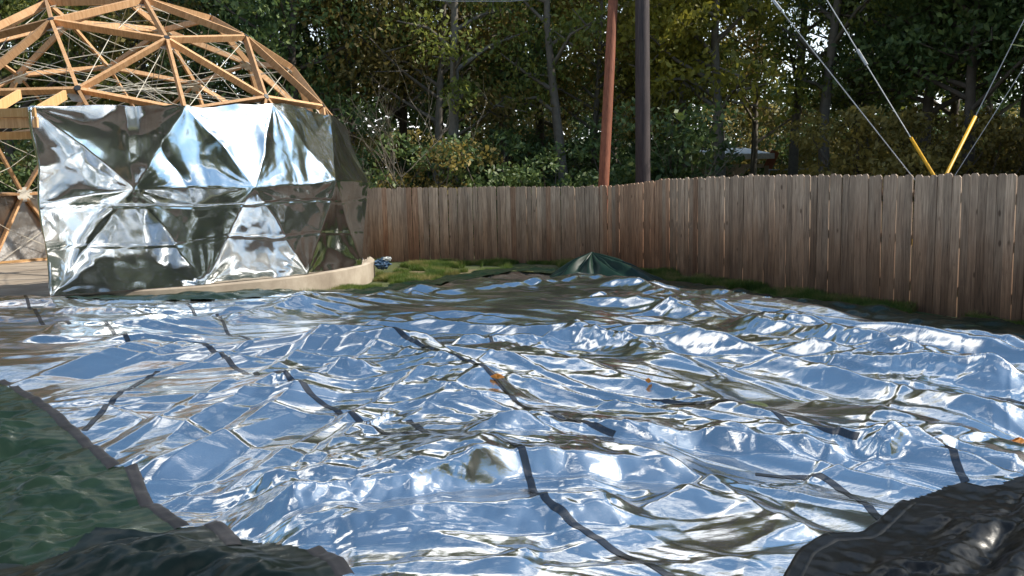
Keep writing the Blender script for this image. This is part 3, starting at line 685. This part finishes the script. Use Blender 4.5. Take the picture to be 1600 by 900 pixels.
# ------------------------------------------------------------------ fence
FPATH = np.array([(-10.5,19.4),(-3,18.8),(-.7,18.5),(1.05,17.75),(1.85,17.25),(2.35,16.6),(2.85,15.7),(3.4,14.5),(6.1,8.86),(7.6,5.7),(10.0,.8),(12.2,-3.6)])
FT = [(-9, 1.74), (600, 1.74)]
topz = lambda s: np.interp(s, [0, 7.5, 10, 12, 13.3, 14.6, 17, 22, 26], [1.72, 1.73, 1.70, 1.665, 1.67, 1.76, 1.77, 1.66, 1.60])
Ls = np.concatenate([[0], np.cumsum(np.linalg.norm(np.diff(FPATH, axis=0), axis=1))])
fence = empty('wooden_fence', (2.2, 17.2, 0)); tag(fence, 'weathered dog-eared board privacy fence running behind the tarp', 'fence')
PW = .116; meshes = []
pr_ = random.Random(5)
for k in range(6):
    h = 1.86 + pr_.uniform(-.012, .012); w2 = PW/2*pr_.uniform(.97, 1.0); t2 = .009; c = .028; wob = pr_.uniform(-.004, .004)
    pf = [(-w2, 0), (w2, 0), (w2+wob, h*.5), (w2, h-c), (w2-c, h), (-w2+c, h), (-w2, h-c), (-w2+wob, h*.5)]
    mb = MB(); mb.v = [(x, -t2, z) for x, z in pf] + [(x, t2, z) for x, z in pf]; n8 = 8
    mb.f = [tuple(range(8)), tuple(range(15, 7, -1))] + [(i, i+8, (i+1) % 8+8, (i+1) % 8) for i in range(8)]
    meshes.append(mb.mesh('picket', M_PICK))
M_PICKR = M_PICK.copy(); M_PICKR.name = 'fence_board_red'
for nd in M_PICKR.node_tree.nodes:
    if nd.type == 'HUE_SAT': nd.inputs['Saturation'].default_value = 1.35; nd.inputs['Hue'].default_value = .488
red_meshes = []
for me in meshes: m2_ = me.copy(); m2_.materials[0] = M_PICKR; red_meshes.append(m2_)
s = .05
while s < Ls[-1]-.1:
    x = np.interp(s, Ls, FPATH[:,0]); y = np.interp(s, Ls, FPATH[:,1]); x2 = np.interp(s+.1, Ls, FPATH[:,0]); y2 = np.interp(s+.1, Ls, FPATH[:,1])
    o = bpy.data.objects.new('picket', pr_.choice(meshes)); col.objects.link(o); o.parent = fence
    o.matrix_parent_inverse = Matrix.Translation(fence.location).inverted()
    if 12.6 < s < 14.8 and pr_.random() < .6 or pr_.random() < .07: o.data = red_meshes[meshes.index(o.data)]
    wsc = pr_.uniform(.88, 1.12); o.scale = (wsc, 1, 1)
    o.location = (x, y + pr_.uniform(-.004, .004), float(topz(s)) - 1.86 + pr_.uniform(-.009, .009)); o.rotation_euler = (pr_.uniform(-.006, .006), pr_.uniform(-.006, .006), math.atan2(y2-y, x2-x) + pr_.uniform(-.03, .03))
    s += PW*wsc + pr_.choice((.0005, .001, .001, .002, .004))
sv_ = np.arange(0, Ls[-1], .6)
for ki, (a, c) in enumerate(zip(sv_[:-1], sv_[1:])):
    pa = Vector((np.interp(a, Ls, FPATH[:,0]), np.interp(a, Ls, FPATH[:,1]), 0)); pc = Vector((np.interp(c, Ls, FPATH[:,0]), np.interp(c, Ls, FPATH[:,1]), 0))
    d = pc-pa; nrm = Vector((-d.y, d.x, 0)).normalized()   # away from the yard
    M = Matrix.Rotation(math.atan2(d.y, d.x), 3, 'Z'); zt = float(topz((a+c)/2))
    for zz in (.25, .85, 1.4): MB().box((pa+pc)/2 + nrm*.055 + Vector((0, 0, zt-1.64+zz)), (d.length-.01, .038, .085), M).build('rail', M_PICK, fence)
    if ki % 4 == 0: MB().box(pa + nrm*.125 + Vector((0, 0, zt/2-.1)), (.09, .09, zt+.1), M).build('post', M_PICK, fence)

# ------------------------------------------------------------------ grass
def blades(n_, polys, h0, h1, excl=None):
    P = []
    A = []
    for poly, cnt in polys:
        Q = np.array(poly); c = 0; xs = []; ys = []
        while c < cnt:
            x = rng.uniform(Q[:,0].min(), Q[:,0].max(), cnt*2); y = rng.uniform(Q[:,1].min(), Q[:,1].max(), cnt*2); m = inside(x, y, poly)
            m &= (noise(x*.9, y*.9, 141) + .45*noise(x*3, y*3, 143)) > -.02
            m &= np.hypot(x-DC.x, y-DC.y) > SLAB_R+.02
            m &= ~inside(x, y, outer_poly)
            xs.append(x[m]); ys.append(y[m]); c += m.sum()
        A.append(np.stack([np.concatenate(xs)[:cnt], np.concatenate(ys)[:cnt]], 1))
    A = np.concatenate(A); n_ = len(A); z = ground(A[:,0], A[:,1]); h = rng.uniform(h0, h1, n_)*(1+.6*noise(A[:,0]*2, A[:,1]*2, 145)); an = rng.uniform(0, 2*np.pi, n_); w_ = rng.uniform(.004, .009, n_)
    dx, dy = np.cos(an)*w_, np.sin(an)*w_; lean = rng.normal(0, .35, (n_, 2))*h[:, None]
    V = np.zeros((n_, 3, 3)); V[:,0] = np.stack([A[:,0]-dx, A[:,1]-dy, z-.01], 1); V[:,1] = np.stack([A[:,0]+dx, A[:,1]+dy, z-.01], 1); V[:,2] = np.stack([A[:,0]+lean[:,0], A[:,1]+lean[:,1], z+h], 1)
    return V.reshape(-1, 3), np.arange(n_*3).reshape(-1, 3)
V, F3 = blades(0, [([(-3.2,14.2),(-3.4,18.7),(-.7,18.4),(1.1,17.6),(1.9,17.1),(.5,14.6),(-1.4,13.4)], 60000),
                   ([(1.9,17.1),(2.4,16.5),(3.4,14.4),(6.2,8.9),(7.6,6),(6.2,6.2),(5.2,8.4),(3.2,11.6),(2.0,13.8),(.9,15.2)], 45000),
                   ([(-9.5,10.3),(-4.2,11.5),(-2.4,13.6),(-2.5,15.5),(-4,12.6),(-6.5,11.7),(-10,12.4)], 16000)], .05, .13)
tag(link_obj('grass', np_mesh('grass', V, F3, M_GRASS, False)), 'short green grass growing between tarp, slab and fence', 'grass', kind='stuff')

# ------------------------------------------------------------------ small things
bg_ = at(600, 410, 16.3); bag = empty('plastic_bag', (bg_.x, bg_.y, 0)); tag(bag, 'crumpled blue and white plastic bag on the grass beside the slab', 'bag')
def blob(c, r_, mat, nm, par, seed, sc=(1, 1, 1)):
    th, phi = np.meshgrid(np.linspace(0, 2*np.pi, 28, endpoint=False), np.linspace(0.02, np.pi-.02, 16)); rr0 = r_*(1 + .45*(np.abs(noise(th*1.3+seed, phi*2.1, seed))*2-.5))
    V = np.stack([c[0]+rr0*np.sin(phi)*np.cos(th)*sc[0], c[1]+rr0*np.sin(phi)*np.sin(th)*sc[1], c[2]+rr0*np.cos(phi)*sc[2]], -1).reshape(-1, 3)
    idx = np.arange(16*28).reshape(16, 28); nx_ = np.roll(idx, -1, 1); Fq = np.stack([idx[:-1], idx[1:], nx_[1:], nx_[:-1]], -1).reshape(-1, 4)
    return link_obj(nm, np_mesh(nm, V, Fq, mat, False), par)
gz = float(ground(bg_.x, bg_.y))
blob((bg_.x-.03, bg_.y, bg_.z-.02), .13, M_BLUE, 'bag_body', bag, 3, (1.1, .8, .75)); blob((bg_.x+.07, bg_.y-.03, bg_.z+.07), .065, M_WPL, 'bag_mouth', bag, 8, (1.2, .8, .6))
for k, (px, py, sz, lb) in enumerate(((778, 652, .045, 'curled orange leaf on the dark seam in the middle of the tarp'), (1013, 628, .022, 'small reddish dry leaf on the tarp right of centre'), (1592, 708, .04, 'dry brown leaf on the tarp at the right edge'))):
    p = G0(px, py); z = float(tarpH(np.array([p[0]]), np.array([p[1]]))[0]); mb = MB(); q = random.Random(k)
    for i in range(9):
        a = i/9*2*math.pi; r_ = sz*(.6+.4*math.cos(a*2)+.25*q.random()); mb.v.append((p[0]+r_*math.cos(a), p[1]+r_*math.sin(a)*.7, z+.02+.03*abs(math.sin(a))))
    mb.v.append((p[0], p[1], z+.012)); mb.f = [(i, (i+1) % 9, 9) for i in range(9)]
    tag(mb.build('dry_leaf', M_DRYLEAF), lb, 'leaf', 'dry leaves on the tarp')

# ------------------------------------------------------------------ poles and guy wires
def pole(a, c, r0, r1, mat, label):
    o = empty('utility_pole', (a.x, a.y, 0)); tag(o, label, 'pole', 'utility poles behind the fence')
    pts = [a.lerp(c, k/20) for k in range(21)]; MB().tube(pts, [r0+(r1-r0)*k/20 for k in range(21)], 20).build('shaft', mat, o, True); return o
def ext(p, q, z):     # extend line p->q to level z
    t_ = (z-p.z)/(q.z-p.z); return p + (q-p)*t_
p0, p1 = at(1004.5, 282, 19), at(1003.5, 0, 19); pole(ext(p0, p1, -.2), ext(p0, p1, 9.5), .175, .145, M_DARKPOLE, 'thick dark creosoted utility pole standing upright behind the fence')
q0, q1 = at(943, 289, 18.6), at(958, 0, 19.0); pole(ext(q0, q1, -.2), ext(q0, q1, 8.0), .125, .10, M_REDPOLE, 'thinner reddish-brown pole leaning toward the dark pole')
def wire(a, c, r_, label, guard=None, fit=None):
    o = empty('guy_wire', a); tag(o, label, 'guy wire', 'guy wires behind the fence')
    MB().tube([a, a.lerp(c, .5), c], r_, 6).build('cable', M_STEEL, o)
    if guard: g0, g1 = guard; MB().tube([a.lerp(c, g0), a.lerp(c, g1)], .027, 12).build('guard', M_GUARD, o, True)
    if fit: MB().tube([a.lerp(c, fit-.012), a.lerp(c, fit+.012)], .03, 8).build('clamp', M_STEEL, o)
A1 = at(1555, 440, 13.0); A2 = at(1560, 440, 13.1); A3 = at(1394, 440, 13.0); A4 = at(1386, 440, 13.0)
def frac(a, c, py):   # fraction along a-c where it is seen at height py
    lo, hi = 0, 1
    for _ in range(40):
        m = (lo+hi)/2; p = CR.transposed() @ (a.lerp(c, m) - Vector((0, 0, CAM_H))); yy = 450 + F_PX*p.y/p.z
        if yy > py: lo = m
        else: hi = m
    return lo
T1 = at(1004, -258, 19); T2 = at(1004, -473, 19); T3 = at(1752, -270, 15.5); T4 = at(1830, -255, 15.5)
wire(A1, T1, .011, 'guy wire without a guard rising left to the dark pole', fit=frac(A1, T1, 8))
wire(A2, T2, .010, 'guy wire with a yellow guard leaning left toward the poles', (0.0, frac(A2, T2, 215)), fit=frac(A2, T2, 90))
wire(A3, T3, .008, 'guy wire with a yellow guard leaning right', (0.0, frac(A3, T3, 182)))
wire(A4, T4, .006, 'thin bare guy wire leaning right at the far right', None)
MB().tube([at(560, -12, 20), at(700, 2, 20), at(800, 2, 20), at(960, -14, 20)], .012, 5).build('overhead_wire', M_STEEL); tag(bpy.data.objects['overhead_wire'], 'thin overhead wire crossing the treetops at the top edge', 'wire')

# ------------------------------------------------------------------ shed and chain-link beyond the fence
sh = empty('open_shed', at(1160, 300, 34)); tag(sh, 'low open shed with a pale metal roof beyond the fence', 'shed')
a = at(1112, 246, 34); c = at(1206, 244, 34); lx = c.x-a.x; mx_ = (a.x+c.x)/2
MB().box((mx_, 35.8, a.z+.28), (lx, 4.2, .06), Matrix.Rotation(R(6), 3, 'X')).build('roof', M_WHITE, sh)
MB().box((mx_, 33.68, a.z), (lx, .05, .22)).build('fascia', M_WHITE, sh)
z2 = at(1160, 260, 34).z; MB().box((mx_-.2, 33.6, z2), (lx-.5, .08, .16)).build('beam', M_TAN, sh)
MB().box((mx_, 37.8, z2/2), (lx-.1, .1, z2)).build('back_wall', M_TAN, sh)
for px in (1120, 1198): p = at(px, 262, 33.7); MB().box((p.x, 33.7, z2/2), (.14, .14, z2)).build('post', M_TAN, sh)
MB().box((c.x-.05, 33.9, a.z-.15), (.35, .06, .75), Matrix.Rotation(R(25), 3, 'Y')).build('brace', M_RUST, sh)
cl = empty('chain_link_fence', at(1240, 300, 33)); tag(cl, 'grey pipe rail of a chain-link fence beside the shed', 'fence')
ra = at(1202, 266, 33); rb = at(1300, 263, 33); MB().tube([ra, rb], .03, 6).build('top_rail', M_STEEL, cl)
for px in (1202, 1235, 1268, 1299): p = at(px, 266, 33); MB().tube([(p.x, 33, 0), (p.x, 33, p.z+.05)], .03, 6).build('post', M_STEEL, cl)

# ------------------------------------------------------------------ trees
def limb_set(r_, h, spread, n_limb, lean=0):
    segs = []   # (points, radii)
    la = r_.uniform(0, 6.28); pts = [Vector((0, 0, -.2))]; x = y = 0
    for k in range(1, 9):
        x += r_.uniform(-.09, .09)*h/8 + lean*h/8*math.cos(la); y += r_.uniform(-.09, .09)*h/8 + lean*h/8*math.sin(la)
        pts.append(Vector((x, y, h*k/8*.93)))
    r0 = h*.0125+.04; segs.append((pts, [r0*(1-.85*k/8) for k in range(9)])); tips = []
    for k in range(n_limb):
        f = .28 + .7*(k+.5)/n_limb; i = min(7, int(f*8)); p = pts[i].lerp(pts[i+1], f*8-i) if i < 8 else pts[8]
        a = r_.uniform(0, 6.28); ln = spread*(1.15-.75*abs(f-.45))*r_.uniform(.6, 1.1); e = p + Vector((math.cos(a)*ln, math.sin(a)*ln, ln*r_.uniform(.15, .7)))
        m = p.lerp(e, .5) + Vector((r_.uniform(-.2, .2), r_.uniform(-.2, .2), r_.uniform(-.05, .3)))
        rr0 = r0*(1-.85*f)*.5+.012; segs.append(([p, m, e], [rr0, rr0*.6, rr0*.25])); tips += [(m, ln), (e, ln)]
        for q in range(3):
            b_ = p.lerp(e, r_.uniform(.35, .95)); e2 = b_ + Vector((r_.uniform(-1, 1), r_.uniform(-1, 1), r_.uniform(-.3, .8)))*ln*.4
            segs.append(([b_, e2], [rr0*.45, rr0*.15])); tips.append((e2, ln))
    return segs, tips
def leaves(g_, tips, per, size, cl=.55):
    C = np.array([tuple(t[0]) for t in tips]); sp_ = np.array([t[1] for t in tips])*.17+cl*.46
    n_ = len(C)*per; ii = np.repeat(np.arange(len(C)), per); rad = g_.normal(0, 1, (n_, 3)); rad *= (g_.uniform(.25, 1, n_)**.6/np.linalg.norm(rad, axis=1)*1)[:, None]
    P = C[ii] + rad*sp_[ii][:, None]*np.array([1.15, 1.15, .75]); a = g_.normal(0, 1, (n_, 3)); a /= np.linalg.norm(a, axis=1)[:, None]; b_ = g_.normal(0, 1, (n_, 3)); b_ -= a*(a*b_).sum(1)[:, None]; b_ /= np.linalg.norm(b_, axis=1)[:, None]
    s_ = (1.25*size*g_.uniform(.5, 1.25, n_))[:, None]; V = np.stack([P-a*s_, P-b_*s_*.5, P+a*s_, P+b_*s_*.5], 1).reshape(-1, 3)
    return V, np.arange(n_*4).reshape(-1, 4)
def tree_meshes(seed, h, spread, n_limb, per, size, cl, lean=0):
    r_ = random.Random(seed); g_ = np.random.default_rng(seed); segs, tips = limb_set(r_, h, spread, n_limb, lean)
    mb = MB()
    for p, rd in segs: mb.tube(p, rd, 8 if len(p) > 3 else 5, False)
    V, Fq = leaves(g_, tips, per, size, cl)
    return mb, V, Fq
SP = {}
def species(key, bark, leafm, name, variants):
    SP[key] = []
    for vi, (seed, h, spread, nl, per, size, cl, lean) in enumerate(variants):
        mb, V, Fq = tree_meshes(seed, h, spread, nl, per, size, cl, lean)
        SP[key].append((mb.mesh('trunk', bark, True), np_mesh('crown', V, Fq, leafm, False), name))
species('green', M_BARK, M_LEAF, 'broadleaf_tree', [(11, 12, 2.8, 22, 105, .085, .85, .05), (12, 13.5, 3.1, 24, 100, .085, .9, 0), (13, 10.5, 2.6, 20, 110, .08, .8, .06)])
species('dark', M_BARK, M_LEAFD, 'dark_broadleaf_tree', [(21, 12.5, 3.2, 26, 110, .09, .95, 0), (22, 11, 3.0, 26, 110, .085, .95, 0)])
species('yellow', M_BARKP, M_LEAFY, 'yellowing_tree', [(31, 9.5, 1.9, 22, 90, .075, .6, .03), (32, 8, 1.8, 18, 90, .075, .6, 0)])
species('olive', M_BARKP, M_LEAFO, 'olive_tree', [(41, 11, 2.6, 20, 90, .08, .8, .04), (42, 9, 2.4, 20, 90, .08, .75, 0)])
species('thin', M_BARKP, M_LEAF, 'slender_tree', [(51, 14, 1.8, 16, 55, .08, .7, .03), (52, 13, 1.7, 14, 55, .08, .7, .12)])
def shrub_variant(seed, leafm, name, key):
    r_ = random.Random(seed); g_ = np.random.default_rng(seed); mb = MB(); tips = []
    for k in range(16):
        a = r_.uniform(0, 6.28); l = r_.uniform(.6, 1.8); e = Vector((math.cos(a)*l, math.sin(a)*l, r_.uniform(.5, 3.2))); mb.tube([(0, 0, -.1), e*.5 + Vector((0, 0, .2)), e], [.035, .022, .008], 5, False); tips += [(e, 1.4), (e*.6, 1.4)]
    V, Fq = leaves(g_, tips, 130, .075, .7); SP.setdefault(key, []).append((mb.mesh('stem', M_BARK, True), np_mesh('foliage', V, Fq, leafm, False), name))
shrub_variant(61, M_LEAFD, 'shrub', 'shrubd'); shrub_variant(62, M_LEAFD, 'shrub', 'shrubd'); shrub_variant(63, M_LEAFO, 'shrub', 'shrubo')
tr_ = random.Random(99); LAB = {}
def plant(key, px, depth, vi=None, sc=1.0, label='', group='', cat='tree', rz=None):
    vs = SP[key]; tm, cm, nm = vs[(vi if vi is not None else tr_.randrange(len(vs))) % len(vs)]
    x = (px-800)/F_PX*depth; o = empty(nm, (x, depth, 0)); o.rotation_euler = (0, 0, rz if rz is not None else tr_.uniform(0, 6.28)); o.scale = (sc*tr_.uniform(.92, 1.08), sc*tr_.uniform(.92, 1.08), sc*(1.14 if cat == 'tree' else 1))
    for me, nn_ in ((tm, me_name(tm)), (cm, me_name(cm))):
        q = bpy.data.objects.new(nn_, me); col.objects.link(q); q.parent = o
    tag(o, label, cat, group); return o
def me_name(me): return me.name.split('.')[0]
TREES = [
 ('dark', -120, 27, 1.05), ('green', 20, 25, .95), ('green', 140, 30, .95), ('olive', 250, 26, .85), ('green', 330, 32, 1.05), ('dark', 420, 27, .95), ('dark', 480, 24.5, .85),
 ('olive', 560, 27, 1.0), ('thin', 545, 30, .9), ('green', 640, 30, 1.0), ('olive', 690, 25, .85), ('thin', 712, 23.5, .85), ('dark', 790, 28, .95), ('green', 850, 31, 1.05), ('thin', 889, 24, .9),
 ('olive', 930, 27, .8), ('green', 1010, 30, .95), ('yellow', 1130, 23.5, 1.12), ('yellow', 1075, 26, 1.0), ('green', 1060, 33, 1.0), ('olive', 1180, 31, .9), ('thin', 1240, 27, .9), ('thin', 1290, 24.5, .95), ('green', 1330, 34, .85),
 ('thin', 1365, 26, .9), ('dark', 1440, 24, .9), ('dark', 1520, 22.5, 1.0), ('dark', 1600, 24, 1.05), ('dark', 1700, 22, 1.0), ('green', 1480, 29, 1.0), ('dark', 1790, 25, 1.1), ('green', 1900, 24, 1.0),
 ('dark', -260, 24, 1.0), ('green', -380, 27, 1.0), ('dark', -60, 36, 1.1), ('dark', 90, 40, 1.15), ('dark', 290, 42, 1.1), ('green', 500, 40, 1.15), ('dark', 700, 37, 1.15),
 ('dark', 880, 38, 1.1), ('dark', 960, 42, 1.15), ('dark', 1420, 36, 1.1), ('dark', 1540, 34, 1.15), ('dark', 1660, 34, 1.2), 
]
KIND = {'dark': 'dark green dense tree', 'green': 'mid-green leafy tree', 'olive': 'olive-brown autumn tree', 'thin': 'slender pale-trunked tree', 'yellow': 'yellow-green sunlit tree'}
def place_words(px):
    for lim, t_ in ((60, 'behind the left of the dome'), (260, 'behind the open dome top'), (470, 'behind the dome shoulder'), (640, 'just right of the dome'), (800, 'above the left fence section'), (925, 'left of the red pole'), (1080, 'around the dark pole'),
                    (1240, 'above the shed'), (1400, 'behind the left guy wires'), (1620, 'behind the yellow guards'), (9999, 'at the far right')):
        if px < lim: return t_
cnt = {}
ordn = ['', 'second ', 'third ', 'fourth ', 'fifth ', 'sixth ']
for key, px, dep, sc in TREES:
    row = 'front row' if dep < 26 else ('middle row' if dep < 33 else 'back row')
    lb = f"{KIND[key]} in the {row} {place_words(px)}"; k = cnt.get(lb, 0); cnt[lb] = k+1
    if k: lb = f"{KIND[key]} in the {row} {place_words(px)}, {ordn[k]}from the left"
    plant(key, px, dep, sc=sc, label=lb, group='trees beyond the fence')
SH = [(key, px+tr_.uniform(-15, 15), dep) for dep, step, off in ((21.5, 95, 0), (26, 85, 40), (33, 80, 10), (44, 60, 0)) for key, px in [(tr_.choice(('shrubd', 'shrubd', 'shrubo')), q) for q in range(-180+off, 1860, step)]]
for key, px, dep in SH:
    if dep < 30 and 1110 < px < 1330: continue
    if dep < 34.5 and 1090 < px < 1235: continue
    if dep < 24 and px < 560 and px > -50: dep = 22.5
    row = 'nearest row' if dep < 24 else ('second row' if dep < 30 else ('third row' if dep < 40 else 'farthest row'))
    kd = "dark shrub" if key == "shrubd" else "brownish shrub"
    lb = f"{kd} in the {row} {place_words(px)}"; k = cnt.get(lb, 0); cnt[lb] = k+1
    if k: lb += f", {ordn[min(k, 5)]}from the left"
    plant(key, px, dep, sc=(1.0 if dep < 40 else 1.5)*tr_.uniform(.8, 1.15), label=lb, group='shrubs beyond the fence', cat='shrub')
for k, az in enumerate(list(range(112, 160, 6)) + list(range(160, 300, 13))):
    d_ = tr_.uniform(15, 21); x_ = d_*math.sin(R(az)); y_ = d_*math.cos(R(az)); vs = SP[('dark', 'green', 'dark')[k % 3]]; tm, cm, nm = vs[k % len(vs)]
    o = empty(nm, (x_, y_, 0)); o.rotation_euler = (0, 0, tr_.uniform(0, 6)); o.scale = (1.35, 1.35, 1.5 if az < 155 else tr_.uniform(.75, 1.0))
    for me in (tm, cm): q = bpy.data.objects.new(me_name(me), me); col.objects.link(q); q.parent = o
    tag(o, 'tall dense green tree across the yard, mirrored darkly in the silver film', 'tree', 'trees across the yard')
    vs = SP['shrubd'][k % 2]; o = empty('shrub', (x_*.8, y_*.8, 0)); o.scale = (2.0, 2.0, 1.5)
    for me in vs[:2]: q = bpy.data.objects.new(me_name(me), me); col.objects.link(q); q.parent = o
    tag(o, 'dark green shrub across the yard, mirrored darkly in the silver film', 'shrub', 'shrubs across the yard')
for k, az in enumerate(range(40, 112, 6)):
    d_ = tr_.uniform(24, 29); x_ = d_*math.sin(R(az)); y_ = d_*math.cos(R(az))
    for key_, sc_, cat_, f_ in (('dark', (1.1, 1.1, .82), 'tree', 1), ('shrubd', (2.0, 2.0, 1.7), 'shrub', .82)):
        vs = SP[key_][k % 2]; o = empty(vs[2], (x_*f_, y_*f_, 0)); o.scale = sc_; o.rotation_euler = (0, 0, k)
        for me in vs[:2]: q = bpy.data.objects.new(me_name(me), me); col.objects.link(q); q.parent = o
        tag(o, f'dark green {cat_} beyond the right-hand fence, mirrored in the silver film', cat_, f'{cat_}s beyond the right fence')
# far-off wood that reads as one dark mass
gw = np.random.default_rng(5); nn_ = 150000; P = np.stack([gw.uniform(-60, 60, nn_), gw.uniform(52, 60, nn_), gw.uniform(0, 1, nn_)**1.1*10.5], 1); P[:, 2] *= .75+.35*noise(P[:, 0]*.15, P[:, 0]*0+.5, 3)
A_ = gw.normal(0, 1, (nn_, 3)); B_ = gw.normal(0, 1, (nn_, 3)); A_ /= np.linalg.norm(A_, axis=1)[:, None]; B_ /= np.linalg.norm(B_, axis=1)[:, None]; s_ = gw.uniform(.12, .3, nn_)[:, None]
tag(link_obj('far_wood', np_mesh('far_wood', np.stack([P-A_*s_, P-B_*s_*.6, P+A_*s_, P+B_*s_*.6], 1).reshape(-1, 3), np.arange(nn_*4).reshape(-1, 4), M_LEAFD, False)), 'dark far-off wood closing the view beneath the tree crowns', 'wood', kind='stuff')
# bare twiggy saplings
def bare(px, dep, h, seed, label):
    r_ = random.Random(seed); mb = MB()
    def grow(p, d, ln, rad, lev):
        pts = [p]; q = p
        for k in range(5):
            d = (d + Vector((r_.uniform(-.25, .25), r_.uniform(-.25, .25), r_.uniform(-.1, .2)))).normalized(); q = q + d*ln/5; pts.append(q)
        mb.tube(pts, [rad*(1-.16*k) for k in range(6)], 5, False)
        if lev:
            for k in range(3 if lev > 1 else 2):
                b_ = pts[r_.randrange(2, 6)]; grow(b_, (d + Vector((r_.uniform(-1, 1), r_.uniform(-1, 1), r_.uniform(-.4, .6)))).normalized(), ln*.6, rad*.55, lev-1)
    for k in range(3): grow(Vector((0, 0, -.1)), Vector((r_.uniform(-.5, .5), r_.uniform(-.3, .3), 1)).normalized(), h*r_.uniform(.6, .8), .022, 3)
    o = empty('bare_sapling', ((px-800)/F_PX*dep, dep, 0)); q_ = mb.build('branches', M_TWIG, None, True); q_.parent = o; tag(o, label, 'sapling', 'bare saplings beyond the fence')
bare(610, 20.6, 3.8, 4, 'bare pale-twigged sapling just right of the dome'); bare(668, 20.4, 4.2, 5, 'bare pale-twigged sapling above the left fence section'); bare(1085, 20.5, 3.4, 6, 'bare thin sapling right of the dark pole')
